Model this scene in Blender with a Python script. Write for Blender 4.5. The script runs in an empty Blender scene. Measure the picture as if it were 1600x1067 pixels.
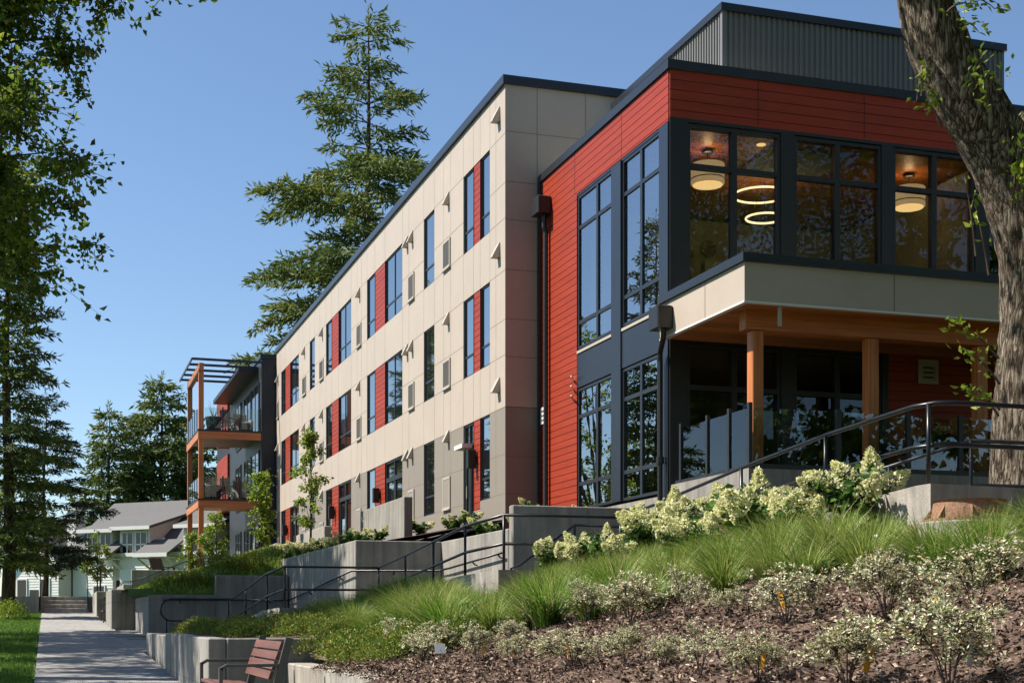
import bpy, math, random
import numpy as np
from mathutils import Vector, Matrix
PI = math.pi
rnd = random.Random(7)
scene = bpy.context.scene
C = scene.collection

# ------------------------------------------------------------------ mesh helpers
class MB:
    def __init__(s):
        s.v = []; s.f = []; s.m = []
    def add(s, vs, fs, mi=0):
        o = len(s.v)
        s.v += [tuple(p) for p in vs]
        s.f += [tuple(i + o for i in q) for q in fs]
        s.m += [mi] * len(fs)
        return s
    def box(s, x0, x1, y0, y1, z0, z1, mi=0):
        return s.add([(x0,y0,z0),(x1,y0,z0),(x1,y1,z0),(x0,y1,z0),(x0,y0,z1),(x1,y0,z1),(x1,y1,z1),(x0,y1,z1)],
                     [(0,3,2,1),(4,5,6,7),(0,1,5,4),(1,2,6,5),(2,3,7,6),(3,0,4,7)], mi)
    def bbox(s, x0, x1, y0, y1, z0, z1, b=0.015, mi=0):
        # box with chamfered vertical and top edges
        vs = []
        for z, i in ((z0, 0), (z1 - b, 0), (z1, b)):
            for (x, y) in ((x0+b+i, y0+i), (x1-b-i, y0+i), (x1-i, y0+b+i), (x1-i, y1-b-i), (x1-b-i, y1-i), (x0+b+i, y1-i), (x0+i, y1-b-i), (x0+i, y0+b+i)):
                vs.append((x, y, z))
        fs = []
        for l in (0, 1):
            for k in range(8):
                k2 = (k + 1) % 8
                fs.append((l*8+k, l*8+k2, l*8+8+k2, l*8+8+k))
        fs.append(tuple(range(16, 24))); fs.append(tuple(range(7, -1, -1)))
        return s.add(vs, fs, mi)
    def beam(s, a, b, w, h, mi=0, up=(0,0,1)):
        a = Vector(a); b = Vector(b); d = (b - a).normalized()
        u = Vector(up); r = d.cross(u)
        if r.length < 1e-4: r = d.cross(Vector((0,1,0)))
        r.normalize(); u = r.cross(d).normalized()
        vs = []
        for p in (a, b):
            for (i, j) in ((-1,-1),(1,-1),(1,1),(-1,1)):
                vs.append(p + r*(i*w/2) + u*(j*h/2))
        return s.add(vs, [(0,1,2,3),(7,6,5,4),(0,4,5,1),(1,5,6,2),(2,6,7,3),(3,7,4,0)], mi)
    def tube(s, pts, r, n=8, mi=0, caps=True):
        pts = [Vector(p) for p in pts]
        if not isinstance(r, (list, tuple)): r = [r] * len(pts)
        o = []; prev = None
        for i, p in enumerate(pts):
            d = (pts[min(i+1, len(pts)-1)] - pts[max(i-1, 0)]).normalized()
            if prev is None:
                ref = Vector((0,0,1)) if abs(d.z) < .9 else Vector((1,0,0))
                u = d.cross(ref).normalized()
            else:
                u = (prev - d * prev.dot(d))
                u = u.normalized() if u.length > 1e-5 else d.orthogonal().normalized()
            prev = u; w = d.cross(u)
            for k in range(n):
                t = 2*PI*k/n
                o.append(p + u*(math.cos(t)*r[i]) + w*(math.sin(t)*r[i]))
        fs = []
        for i in range(len(pts)-1):
            for k in range(n):
                k2 = (k+1) % n
                fs.append((i*n+k, i*n+k2, (i+1)*n+k2, (i+1)*n+k))
        if caps:
            fs.append(tuple(range(n-1, -1, -1))); fs.append(tuple((len(pts)-1)*n + k for k in range(n)))
        return s.add(o, fs, mi)
    def lathe(s, c, prof, n=20, mi=0):
        vs = []; fs = []
        for (r, z) in prof:
            for k in range(n):
                t = 2*PI*k/n
                vs.append((c[0]+r*math.cos(t), c[1]+r*math.sin(t), c[2]+z))
        for i in range(len(prof)-1):
            for k in range(n):
                k2 = (k+1) % n
                fs.append((i*n+k, i*n+k2, (i+1)*n+k2, (i+1)*n+k))
        fs.append(tuple(range(n-1, -1, -1))); fs.append(tuple((len(prof)-1)*n+k for k in range(n)))
        return s.add(vs, fs, mi)
    def poly(s, pts, off, mi=0):
        # polygon (list of 3d points) extruded by vector off
        n = len(pts); off = Vector(off)
        vs = [Vector(p) for p in pts] + [Vector(p) + off for p in pts]
        fs = [tuple(range(n-1, -1, -1)), tuple(range(n, 2*n))]
        for k in range(n):
            k2 = (k+1) % n
            fs.append((k, k2, n+k2, n+k))
        return s.add(vs, fs, mi)
    def quad(s, a, b, c, d, mi=0):
        return s.add([a, b, c, d], [(0,1,2,3)], mi)
    def build(s, name, mats, parent=None, smooth=False, fixn=True):
        me = bpy.data.meshes.new(name)
        me.from_pydata([tuple(p) for p in s.v], [], s.f)
        if not isinstance(mats, (list, tuple)): mats = [mats]
        for m in mats: me.materials.append(m)
        if len(mats) > 1: me.polygons.foreach_set('material_index', s.m)
        if fixn:
            import bmesh
            bm = bmesh.new(); bm.from_mesh(me)
            bmesh.ops.recalc_face_normals(bm, faces=bm.faces)
            bm.to_mesh(me); bm.free()
        if smooth: me.polygons.foreach_set('use_smooth', [True]*len(me.polygons))
        me.update()
        o = bpy.data.objects.new(name, me); C.objects.link(o)
        if parent is not None:
            o.parent = parent
            # parts are modelled in world space: move them into the parent's space
            o.matrix_parent_inverse = parent_inv(parent)
        return o

def parent_inv(p):
    return world_of(p).inverted()
def world_of(o):
    m = Matrix.Translation(o.location) @ o.rotation_euler.to_matrix().to_4x4() @ Matrix.Diagonal((*o.scale, 1))
    if o.parent is not None:
        m = world_of(o.parent) @ o.matrix_parent_inverse @ m
    return m

def tag(o, label=None, cat=None, group=None, kind=None):
    if label: o['label'] = label
    if cat: o['category'] = cat
    if group: o['group'] = group
    if kind: o['kind'] = kind
    return o
def thing(name, label, cat, loc=(0,0,0), rz=0, group=None):
    o = bpy.data.objects.new(name, None); C.objects.link(o)
    o.location = loc; o.rotation_euler = (0, 0, rz); o.empty_display_size = .2
    return tag(o, label, cat, group)
def dup(root, loc, rz=0, sc=1.0, label=None, group=None):
    r = root.copy(); C.objects.link(r); r.location = loc; r.rotation_euler = (0,0,rz)
    r.scale = (sc, sc, sc) if not isinstance(sc, (tuple, list)) else sc
    if label: r['label'] = label
    if group: r['group'] = group
    for ch in list(root.children):
        c = ch.copy(); C.objects.link(c); c.parent = r; c.matrix_parent_inverse = ch.matrix_parent_inverse.copy()
        for g in ch.children:
            d = g.copy(); C.objects.link(d); d.parent = c; d.matrix_parent_inverse = g.matrix_parent_inverse.copy()
    return r

def np_obj(name, V, F, mats, parent=None, MI=None, smooth=False):
    """mesh from numpy arrays; F is (M,k)"""
    V = np.asarray(V, dtype=np.float32).reshape(-1, 3); F = np.asarray(F, dtype=np.int32)
    me = bpy.data.meshes.new(name); k = F.shape[1]; M = F.shape[0]
    me.vertices.add(len(V)); me.vertices.foreach_set('co', V.ravel())
    me.loops.add(M*k); me.loops.foreach_set('vertex_index', F.ravel())
    me.polygons.add(M); me.polygons.foreach_set('loop_start', np.arange(0, M*k, k, dtype=np.int32))
    if not isinstance(mats, (list, tuple)): mats = [mats]
    for m in mats: me.materials.append(m)
    if MI is not None: me.polygons.foreach_set('material_index', np.asarray(MI, dtype=np.int32))
    if smooth: me.polygons.foreach_set('use_smooth', np.ones(M, dtype=bool))
    me.update(calc_edges=True); me.validate()
    o = bpy.data.objects.new(name, me); C.objects.link(o)
    if parent is not None:
        o.parent = parent; o.matrix_parent_inverse = parent_inv(parent)
    return o

def unit(a): return a / (np.linalg.norm(a, axis=-1, keepdims=True) + 1e-9)
def leaves(P, D, L, W, rs, fold=.25):
    """diamond leaves at P pointing along D (Nx3), lengths L, widths W -> V,F (two triangles folded on the midrib)"""
    n = len(P); D = unit(D)
    R = unit(np.cross(D, unit(rs.normal(size=(n,3)))))
    N = np.cross(R, D)
    L = np.broadcast_to(np.asarray(L, float), (n,))[:,None]; W = np.broadcast_to(np.asarray(W, float), (n,))[:,None]
    a = P; t = P + D*L - N*L*fold*.5
    b = P + D*L*.45 + R*W*.5 + N*W*fold; c = P + D*L*.45 - R*W*.5 + N*W*fold
    V = np.stack([a, b, t, c], 1).reshape(-1, 3)
    i = np.arange(n)[:,None]*4
    F = np.concatenate([i+np.array([[0,1,2]]), i+np.array([[0,2,3]])], 0)
    F = np.stack([i+np.array([[0,1,2]]), i+np.array([[0,2,3]])], 1).reshape(-1, 3)
    return V, F
def cat_vf(parts):
    Vs = []; Fs = []; o = 0
    for V, F in parts:
        Vs.append(V); Fs.append(F + o); o += len(V)
    return np.concatenate(Vs), np.concatenate(Fs)

# ------------------------------------------------------------------ materials
def nd(nt, t, **kw):
    n = nt.nodes.new(t)
    for k, v in kw.items(): setattr(n, k, v)
    return n
def base_mat(name):
    m = bpy.data.materials.new(name); m.use_nodes = True
    nt = m.node_tree; b = nt.nodes['Principled BSDF']
    return m, nt, b
def mat(name, col, rough=.6, metal=0, spec=.5, var=.12, scale=3., bump=0., bscale=60., var2=0., stretch=(1,1,1), ior=None, coat=0):
    """plain surface with two octaves of tone variation and a fine bump"""
    m, nt, b = base_mat(name); L = nt.links
    tc = nd(nt, 'ShaderNodeTexCoord'); mp = nd(nt, 'ShaderNodeMapping'); mp.inputs['Scale'].default_value = stretch
    L.new(tc.outputs['Object'], mp.inputs['Vector'])
    n1 = nd(nt, 'ShaderNodeTexNoise'); n1.inputs['Scale'].default_value = scale; n1.inputs['Detail'].default_value = 6; n1.inputs['Roughness'].default_value = .65
    L.new(mp.outputs[0], n1.inputs['Vector'])
    r = nd(nt, 'ShaderNodeMapRange'); r.inputs['From Min'].default_value = .25; r.inputs['From Max'].default_value = .75
    r.inputs['To Min'].default_value = 1-var; r.inputs['To Max'].default_value = 1+var
    L.new(n1.outputs['Fac'], r.inputs['Value'])
    mx = nd(nt, 'ShaderNodeMix', data_type='RGBA', blend_type='MULTIPLY'); mx.inputs['Factor'].default_value = 1
    mx.inputs['A'].default_value = (*col, 1); L.new(r.outputs[0], mx.inputs['B'])
    out = mx.outputs['Result']
    if var2:
        n2 = nd(nt, 'ShaderNodeTexNoise'); n2.inputs['Scale'].default_value = bscale; n2.inputs['Detail'].default_value = 4
        L.new(mp.outputs[0], n2.inputs['Vector'])
        r2 = nd(nt, 'ShaderNodeMapRange'); r2.inputs['From Min'].default_value = .3; r2.inputs['From Max'].default_value = .7
        r2.inputs['To Min'].default_value = 1-var2; r2.inputs['To Max'].default_value = 1+var2
        L.new(n2.outputs['Fac'], r2.inputs['Value'])
        m2 = nd(nt, 'ShaderNodeMix', data_type='RGBA', blend_type='MULTIPLY'); m2.inputs['Factor'].default_value = 1
        L.new(out, m2.inputs['A']); L.new(r2.outputs[0], m2.inputs['B']); out = m2.outputs['Result']
    L.new(out, b.inputs['Base Color'])
    b.inputs['Roughness'].default_value = rough; b.inputs['Metallic'].default_value = metal
    b.inputs['Specular IOR Level'].default_value = spec; b.inputs['Coat Weight'].default_value = coat
    if ior: b.inputs['IOR'].default_value = ior
    if bump:
        n3 = nd(nt, 'ShaderNodeTexNoise'); n3.inputs['Scale'].default_value = bscale; n3.inputs['Detail'].default_value = 5
        L.new(mp.outputs[0], n3.inputs['Vector'])
        bp = nd(nt, 'ShaderNodeBump'); bp.inputs['Strength'].default_value = bump; bp.inputs['Distance'].default_value = .02
        L.new(n3.outputs['Fac'], bp.inputs['Height']); L.new(bp.outputs[0], b.inputs['Normal'])
    return m
def ramp_mat(name, cols, rough=.5, transl=0., spec=.3, noise=0., tint=None, tmax=.5):
    """colour picked per island (each leaf, blade or chip), optionally translucent"""
    m, nt, b = base_mat(name); L = nt.links
    g = nd(nt, 'ShaderNodeNewGeometry'); cr = nd(nt, 'ShaderNodeValToRGB')
    e = cr.color_ramp.elements
    while len(e) < len(cols): e.new(.5)
    for i, (p, c) in enumerate(cols):
        e[i].position = p; e[i].color = (*c, 1)
    fac = g.outputs['Random Per Island']
    if noise:
        tc = nd(nt, 'ShaderNodeTexCoord'); n = nd(nt, 'ShaderNodeTexNoise'); n.inputs['Scale'].default_value = noise
        L.new(tc.outputs['Object'], n.inputs['Vector'])
        mm = nd(nt, 'ShaderNodeMath', operation='MULTIPLY_ADD'); L.new(g.outputs['Random Per Island'], mm.inputs[0]); mm.inputs[1].default_value = .55
        mr = nd(nt, 'ShaderNodeMapRange'); mr.inputs['From Min'].default_value = .3; mr.inputs['From Max'].default_value = .7; mr.inputs['To Max'].default_value = .45
        L.new(n.outputs['Fac'], mr.inputs['Value']); L.new(mr.outputs[0], mm.inputs[2]); fac = mm.outputs[0]
    L.new(fac, cr.inputs['Fac']); colr = cr.outputs['Color']
    if tint:
        oi = nd(nt, 'ShaderNodeObjectInfo'); pw = nd(nt, 'ShaderNodeMath', operation='POWER'); L.new(oi.outputs['Random'], pw.inputs[0]); pw.inputs[1].default_value = 1.6
        ml = nd(nt, 'ShaderNodeMath', operation='MULTIPLY'); L.new(pw.outputs[0], ml.inputs[0]); ml.inputs[1].default_value = tmax
        tm = nd(nt, 'ShaderNodeMix', data_type='RGBA'); L.new(ml.outputs[0], tm.inputs['Factor']); L.new(colr, tm.inputs['A']); tm.inputs['B'].default_value = (*tint, 1); colr = tm.outputs['Result']
    L.new(colr, b.inputs['Base Color'])
    b.inputs['Roughness'].default_value = rough; b.inputs['Specular IOR Level'].default_value = spec
    if transl:
        t = nd(nt, 'ShaderNodeBsdfTranslucent'); mx = nd(nt, 'ShaderNodeMixShader'); mx.inputs[0].default_value = transl
        L.new(colr, t.inputs['Color'])
        L.new(b.outputs[0], mx.inputs[1]); L.new(t.outputs[0], mx.inputs[2]); L.new(mx.outputs[0], nt.nodes['Material Output'].inputs['Surface'])
    return m
def glass_mat(name, tint, refl_ior=1.7, op=0.0, wob=0.0):
    """a pane: see-through by tint, mirror by Fresnel"""
    m, nt, b = base_mat(name); L = nt.links
    nt.nodes.remove(b)
    tr = nd(nt, 'ShaderNodeBsdfTransparent'); tr.inputs[0].default_value = (*tint, 1)
    gl = nd(nt, 'ShaderNodeBsdfGlossy'); gl.inputs['Roughness'].default_value = 0.0; gl.inputs['Color'].default_value = (.93,.96,1,1)
    fr = nd(nt, 'ShaderNodeFresnel'); fr.inputs['IOR'].default_value = refl_ior
    mx = nd(nt, 'ShaderNodeMixShader'); L.new(fr.outputs[0], mx.inputs[0]); L.new(tr.outputs[0], mx.inputs[1]); L.new(gl.outputs[0], mx.inputs[2])
    if wob:
        tc = nd(nt, 'ShaderNodeTexCoord'); n = nd(nt, 'ShaderNodeTexNoise'); n.inputs['Scale'].default_value = .9
        L.new(tc.outputs['Object'], n.inputs['Vector'])
        bp = nd(nt, 'ShaderNodeBump'); bp.inputs['Strength'].default_value = wob; bp.inputs['Distance'].default_value = .05
        L.new(n.outputs['Fac'], bp.inputs['Height']); L.new(bp.outputs[0], gl.inputs['Normal'])
    L.new(mx.outputs[0], nt.nodes['Material Output'].inputs['Surface'])
    return m
def dark_glass(name, col, ior=1.9, wob=.02):
    """window glass with a dark room behind it"""
    m, nt, b = base_mat(name); L = nt.links
    b.inputs['Base Color'].default_value = (*col, 1); b.inputs['Roughness'].default_value = .02; b.inputs['IOR'].default_value = ior
    tc = nd(nt, 'ShaderNodeTexCoord'); n = nd(nt, 'ShaderNodeTexNoise'); n.inputs['Scale'].default_value = .8
    L.new(tc.outputs['Object'], n.inputs['Vector'])
    bp = nd(nt, 'ShaderNodeBump'); bp.inputs['Strength'].default_value = wob; bp.inputs['Distance'].default_value = .05
    L.new(n.outputs['Fac'], bp.inputs['Height']); L.new(bp.outputs[0], b.inputs['Normal'])
    return m
def emit_mat(name, col, s):
    m, nt, b = base_mat(name)
    b.inputs['Base Color'].default_value = (*col, 1); b.inputs['Emission Color'].default_value = (*col, 1); b.inputs['Emission Strength'].default_value = s
    return m

def concrete_mat(name, col, seam=.9):
    """cast concrete: blotches, pin holes, form seams every few feet, rain streaks"""
    m, nt, b = base_mat(name); L = nt.links
    tc = nd(nt, 'ShaderNodeTexCoord')
    n1 = nd(nt, 'ShaderNodeTexNoise'); n1.inputs['Scale'].default_value = 1.3; n1.inputs['Detail'].default_value = 8; n1.inputs['Roughness'].default_value = .7
    L.new(tc.outputs['Object'], n1.inputs['Vector'])
    mp = nd(nt, 'ShaderNodeMapping'); mp.inputs['Scale'].default_value = (5, 5, .5); L.new(tc.outputs['Object'], mp.inputs['Vector'])
    n2 = nd(nt, 'ShaderNodeTexNoise'); n2.inputs['Scale'].default_value = 1.5; n2.inputs['Detail'].default_value = 5; L.new(mp.outputs[0], n2.inputs['Vector'])
    n3 = nd(nt, 'ShaderNodeTexNoise'); n3.inputs['Scale'].default_value = 45; n3.inputs['Detail'].default_value = 4; L.new(tc.outputs['Object'], n3.inputs['Vector'])
    def mr(n, a, c):
        r = nd(nt, 'ShaderNodeMapRange'); r.inputs['From Min'].default_value = .3; r.inputs['From Max'].default_value = .7
        r.inputs['To Min'].default_value = a; r.inputs['To Max'].default_value = c; L.new(n.outputs['Fac'], r.inputs['Value']); return r.outputs[0]
    def mul(a, c):
        q = nd(nt, 'ShaderNodeMath', operation='MULTIPLY'); L.new(a, q.inputs[0]); L.new(c, q.inputs[1]); return q.outputs[0]
    v = mul(mul(mr(n1, .78, 1.15), mr(n2, .68, 1.14)), mr(n3, .92, 1.06))
    # seams
    sx = nd(nt, 'ShaderNodeSeparateXYZ'); L.new(tc.outputs['Object'], sx.inputs[0])
    ad = nd(nt, 'ShaderNodeMath', operation='ADD'); L.new(sx.outputs[0], ad.inputs[0]); L.new(sx.outputs[1], ad.inputs[1])
    def line(src, period, w, off):
        a = nd(nt, 'ShaderNodeMath', operation='MULTIPLY_ADD'); L.new(src, a.inputs[0]); a.inputs[1].default_value = 1/period; a.inputs[2].default_value = off
        fr = nd(nt, 'ShaderNodeMath', operation='FRACT'); L.new(a.outputs[0], fr.inputs[0])
        lt = nd(nt, 'ShaderNodeMath', operation='LESS_THAN'); L.new(fr.outputs[0], lt.inputs[0]); lt.inputs[1].default_value = w/period
        return lt.outputs[0]
    l1 = line(ad.outputs[0], 1.83, .012, .3); l2 = line(sx.outputs[2], 1.22, .012, .62)
    def cell(src, period, off):
        q = nd(nt, 'ShaderNodeMath', operation='MULTIPLY_ADD'); L.new(src, q.inputs[0]); q.inputs[1].default_value = 1/period; q.inputs[2].default_value = off
        fr = nd(nt, 'ShaderNodeMath', operation='FRACT'); L.new(q.outputs[0], fr.inputs[0])
        s = nd(nt, 'ShaderNodeMath', operation='SUBTRACT'); L.new(fr.outputs[0], s.inputs[0]); s.inputs[1].default_value = .5
        s2 = nd(nt, 'ShaderNodeMath', operation='MULTIPLY'); L.new(s.outputs[0], s2.inputs[0]); s2.inputs[1].default_value = period
        p = nd(nt, 'ShaderNodeMath', operation='POWER'); L.new(s2.outputs[0], p.inputs[0]); p.inputs[1].default_value = 2; return p.outputs[0]
    dd = nd(nt, 'ShaderNodeMath', operation='ADD'); L.new(cell(ad.outputs[0], .915, .1), dd.inputs[0]); L.new(cell(sx.outputs[2], .61, .12), dd.inputs[1])
    hole = nd(nt, 'ShaderNodeMath', operation='LESS_THAN'); L.new(dd.outputs[0], hole.inputs[0]); hole.inputs[1].default_value = .014**2
    m0 = nd(nt, 'ShaderNodeMath', operation='MAXIMUM'); L.new(l1, m0.inputs[0]); L.new(l2, m0.inputs[1])
    mxx = nd(nt, 'ShaderNodeMath', operation='MAXIMUM'); L.new(m0.outputs[0], mxx.inputs[0])
    if seam > .7: L.new(hole.outputs[0], mxx.inputs[1])
    sm = nd(nt, 'ShaderNodeMath', operation='MULTIPLY_ADD'); L.new(mxx.outputs[0], sm.inputs[0]); sm.inputs[1].default_value = -.4*seam; sm.inputs[2].default_value = 1
    v = mul(v, sm.outputs[0])
    mx = nd(nt, 'ShaderNodeMix', data_type='RGBA', blend_type='MULTIPLY'); mx.inputs['Factor'].default_value = 1; mx.inputs['A'].default_value = (*col, 1)
    L.new(v, mx.inputs['B']); L.new(mx.outputs['Result'], b.inputs['Base Color']); b.inputs['Roughness'].default_value = .85; b.inputs['Specular IOR Level'].default_value = .3
    bp = nd(nt, 'ShaderNodeBump'); bp.inputs['Strength'].default_value = .25; bp.inputs['Distance'].default_value = .02; L.new(n3.outputs['Fac'], bp.inputs['Height']); L.new(bp.outputs[0], b.inputs['Normal'])
    return m
def wood_mat(name, c1, c2, axis='y', rough=.45, board=0.0):
    m, nt, b = base_mat(name); L = nt.links
    tc = nd(nt, 'ShaderNodeTexCoord'); mp = nd(nt, 'ShaderNodeMapping')
    st = {'x': (.6, 14, 14), 'y': (14, .6, 14), 'z': (14, 14, .6)}[axis]
    mp.inputs['Scale'].default_value = st; L.new(tc.outputs['Object'], mp.inputs['Vector'])
    n = nd(nt, 'ShaderNodeTexNoise'); n.inputs['Scale'].default_value = 1.4; n.inputs['Detail'].default_value = 7; n.inputs['Distortion'].default_value = .6; L.new(mp.outputs[0], n.inputs['Vector'])
    cr = nd(nt, 'ShaderNodeValToRGB'); e = cr.color_ramp.elements; e[0].position = .32; e[0].color = (*c1,1); e[1].position = .7; e[1].color = (*c2,1)
    L.new(n.outputs['Fac'], cr.inputs['Fac']); out = cr.outputs['Color']
    if board:
        sx = nd(nt, 'ShaderNodeSeparateXYZ'); L.new(tc.outputs['Object'], sx.inputs[0])
        a = nd(nt, 'ShaderNodeMath', operation='MULTIPLY'); L.new(sx.outputs[{'x':1,'y':0}[axis]], a.inputs[0]); a.inputs[1].default_value = 1/board
        fr = nd(nt, 'ShaderNodeMath', operation='FRACT'); L.new(a.outputs[0], fr.inputs[0])
        lt = nd(nt, 'ShaderNodeMath', operation='GREATER_THAN'); L.new(fr.outputs[0], lt.inputs[0]); lt.inputs[1].default_value = .07
        fl = nd(nt, 'ShaderNodeMath', operation='FLOOR'); L.new(a.outputs[0], fl.inputs[0])
        wn = nd(nt, 'ShaderNodeTexWhiteNoise', noise_dimensions='1D'); L.new(fl.outputs[0], wn.inputs['W'])
        q = nd(nt, 'ShaderNodeMath', operation='MULTIPLY_ADD'); L.new(wn.outputs['Value'], q.inputs[0]); q.inputs[1].default_value = .5; q.inputs[2].default_value = .75
        q2 = nd(nt, 'ShaderNodeMath', operation='MULTIPLY'); L.new(q.outputs[0], q2.inputs[0])
        q3 = nd(nt, 'ShaderNodeMath', operation='MAXIMUM'); L.new(lt.outputs[0], q3.inputs[0]); q3.inputs[1].default_value = .25
        L.new(q3.outputs[0], q2.inputs[1])
        mx = nd(nt, 'ShaderNodeMix', data_type='RGBA', blend_type='MULTIPLY'); mx.inputs['Factor'].default_value = 1
        L.new(out, mx.inputs['A']); L.new(q2.outputs[0], mx.inputs['B']); out = mx.outputs['Result']
    L.new(out, b.inputs['Base Color']); b.inputs['Roughness'].default_value = rough
    return m
def soil_mat(name, cols, scale=22., bump=.8):
    m, nt, b = base_mat(name); L = nt.links
    tc = nd(nt, 'ShaderNodeTexCoord')
    n = nd(nt, 'ShaderNodeTexNoise'); n.inputs['Scale'].default_value = scale; n.inputs['Detail'].default_value = 9; n.inputs['Roughness'].default_value = .75; L.new(tc.outputs['Object'], n.inputs['Vector'])
    n2 = nd(nt, 'ShaderNodeTexNoise'); n2.inputs['Scale'].default_value = scale/18; n2.inputs['Detail'].default_value = 3; L.new(tc.outputs['Object'], n2.inputs['Vector'])
    a = nd(nt, 'ShaderNodeMath', operation='MULTIPLY_ADD'); L.new(n2.outputs['Fac'], a.inputs[0]); a.inputs[1].default_value = .5; 
    q = nd(nt, 'ShaderNodeMath', operation='MULTIPLY'); L.new(n.outputs['Fac'], q.inputs[0]); q.inputs[1].default_value = .5; L.new(q.outputs[0], a.inputs[2])
    cr = nd(nt, 'ShaderNodeValToRGB'); e = cr.color_ramp.elements
    while len(e) < len(cols): e.new(.5)
    for i, (p, c) in enumerate(cols): e[i].position = p; e[i].color = (*c, 1)
    L.new(a.outputs[0], cr.inputs['Fac']); L.new(cr.outputs['Color'], b.inputs['Base Color']); b.inputs['Roughness'].default_value = .95; b.inputs['Specular IOR Level'].default_value = .15
    bp = nd(nt, 'ShaderNodeBump'); bp.inputs['Strength'].default_value = bump; bp.inputs['Distance'].default_value = .04; L.new(n.outputs['Fac'], bp.inputs['Height']); L.new(bp.outputs[0], b.inputs['Normal'])
    return m

M = {}
M['beige'] = mat('beige_panel', (.415,.347,.285), .55, var=.06, scale=.6, var2=.02, bscale=5)
M['beige_joint'] = mat('panel_joint', (.16,.13,.10), .8)
M['taupe'] = mat('taupe_panel', (.225,.195,.16), .55, var=.05, scale=.7, var2=.02, bscale=5)
M['red'] = mat('red_board', (.285,.033,.012), .48, spec=.3, var=.2, scale=1.2, var2=.08, bscale=9, stretch=(.4,.4,6))
M['red_dark'] = mat('red_board_gap', (.05,.008,.006), .8)
M['black'] = mat('black_metal', (.014,.014,.016), .42, metal=0, var=.1, scale=2)
M['coping'] = mat('dark_coping', (.03,.034,.042), .33, metal=.4, var=.1, scale=1.5)
M['spandrel'] = mat('spandrel_metal', (.035,.042,.055), .3, metal=.5, var=.15, scale=.8)
M['corr'] = mat('corrugated_metal', (.155,.148,.14), .5, metal=.05, var=.06, scale=1.2)
M['corr_dark'] = mat('corrugated_dark_metal', (.03,.034,.042), .45, metal=.3, var=.08, scale=1.2)
M['louver'] = mat('louver_grey', (.17,.155,.135), .5, var=.06)
M['louver_trim'] = mat('louver_trim', (.40,.355,.30), .5, var=.04)
M['rail'] = mat('rail_black', (.008,.0085,.010), .34, metal=.1, var=.15, scale=8)
M['white_trim'] = mat('white_trim', (.7,.68,.64), .5, var=.05)
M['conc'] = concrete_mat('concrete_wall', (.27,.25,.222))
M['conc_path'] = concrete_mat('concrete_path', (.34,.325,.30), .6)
M['conc_sunlit'] = concrete_mat('concrete_sunlit', (.38,.345,.295), .6)  # paler concrete for sunlit walls and steps, sunlight put into the colour
M['wood'] = wood_mat('cedar_post', (.36,.105,.028), (.58,.20,.06), 'z')
M['wood_x'] = wood_mat('cedar_beam', (.36,.105,.028), (.58,.20,.06), 'x')
M['wood_y'] = wood_mat('cedar_beam_long', (.36,.105,.028), (.58,.20,.06), 'y')
M['soffit'] = wood_mat('cedar_soffit', (.38,.12,.035), (.62,.24,.08), 'x', board=.14)
M['bench_wood'] = wood_mat('bench_slat', (.085,.03,.02), (.16,.06,.04), 'y', rough=.55)
M['bench_metal'] = mat('bench_metal', (.10,.095,.09), .5, metal=.3, var=.1)
M['glass'] = glass_mat('clear_window_glass', (.82,.88,.86), 6.0, wob=.02)
M['glass_front'] = glass_mat('front_window_glass', (.85,.9,.88), 1.58, wob=.03)
M['membrane'] = mat('roof_membrane', (.62,.60,.56), .8, var=.06)
M['rail_glass'] = glass_mat('railing_glass', (.86,.92,.91), 1.5)
M['glass_dark'] = dark_glass('dark_window_glass', (.012,.014,.016), 6.5, wob=.012)
M['glass_house'] = dark_glass('house_window_glass', (.012,.014,.016), 1.5)
M['bark'] = None
M['interior'] = mat('interior_wall', (.42,.42,.33), .8, var=.05)
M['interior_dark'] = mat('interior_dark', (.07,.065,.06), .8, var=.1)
M['interior_floor'] = mat('interior_floor', (.20,.15,.10), .5, var=.1)
M['mulch'] = soil_mat('bark_mulch', [(.30,(.03,.019,.014)),(.46,(.11,.072,.055)),(.60,(.23,.16,.125)),(.75,(.36,.27,.21))], 30.)
M['soil'] = soil_mat('bed_soil', [(.3,(.02,.012,.008)),(.55,(.06,.036,.024)),(.75,(.12,.08,.055))], 18.)
M['lawn'] = soil_mat('lawn_ground', [(.3,(.022,.05,.008)),(.5,(.05,.10,.014)),(.7,(.10,.16,.03))], 14.)
M['roof'] = mat('asphalt_shingle', (.11,.107,.104), .9, var=.14, scale=6, var2=.2, bscale=40, stretch=(1,1,3), bump=.3)
M['siding'] = mat('pale_green_siding', (.68,.67,.63), .6, var=.05)
M['siding_w'] = mat('white_siding', (.70,.69,.65), .6, var=.05)
M['drum'] = emit_mat('lit_drum_shade', (1.0,.66,.32), .16)
M['drum_bottom'] = emit_mat('lit_diffuser', (1.0,.62,.24), .55)
M['ring'] = emit_mat('lit_ring', (1.0,.70,.36), .95)
M['grass'] = ramp_mat('grass_blade', [(0,(.035,.10,.010)),(.4,(.09,.20,.018)),(.78,(.20,.32,.04)),(.92,(.44,.42,.16)),(1,(.52,.43,.24))], .5, .35, tint=(.36,.36,.11), tmax=.45)
M['turf'] = ramp_mat('lawn_blade', [(0,(.05,.12,.012)),(.6,(.12,.24,.025)),(1,(.22,.31,.05))], .6, .3)
M['oak_leaf'] = ramp_mat('broad_leaf', [(0,(.06,.11,.013)),(.5,(.13,.21,.022)),(.85,(.24,.31,.035)),(1,(.36,.33,.06))], .45, .55)
M['sapling_leaf'] = ramp_mat('maple_leaf', [(0,(.10,.17,.015)),(.5,(.22,.31,.03)),(1,(.36,.40,.06))], .45, .45)
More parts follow.
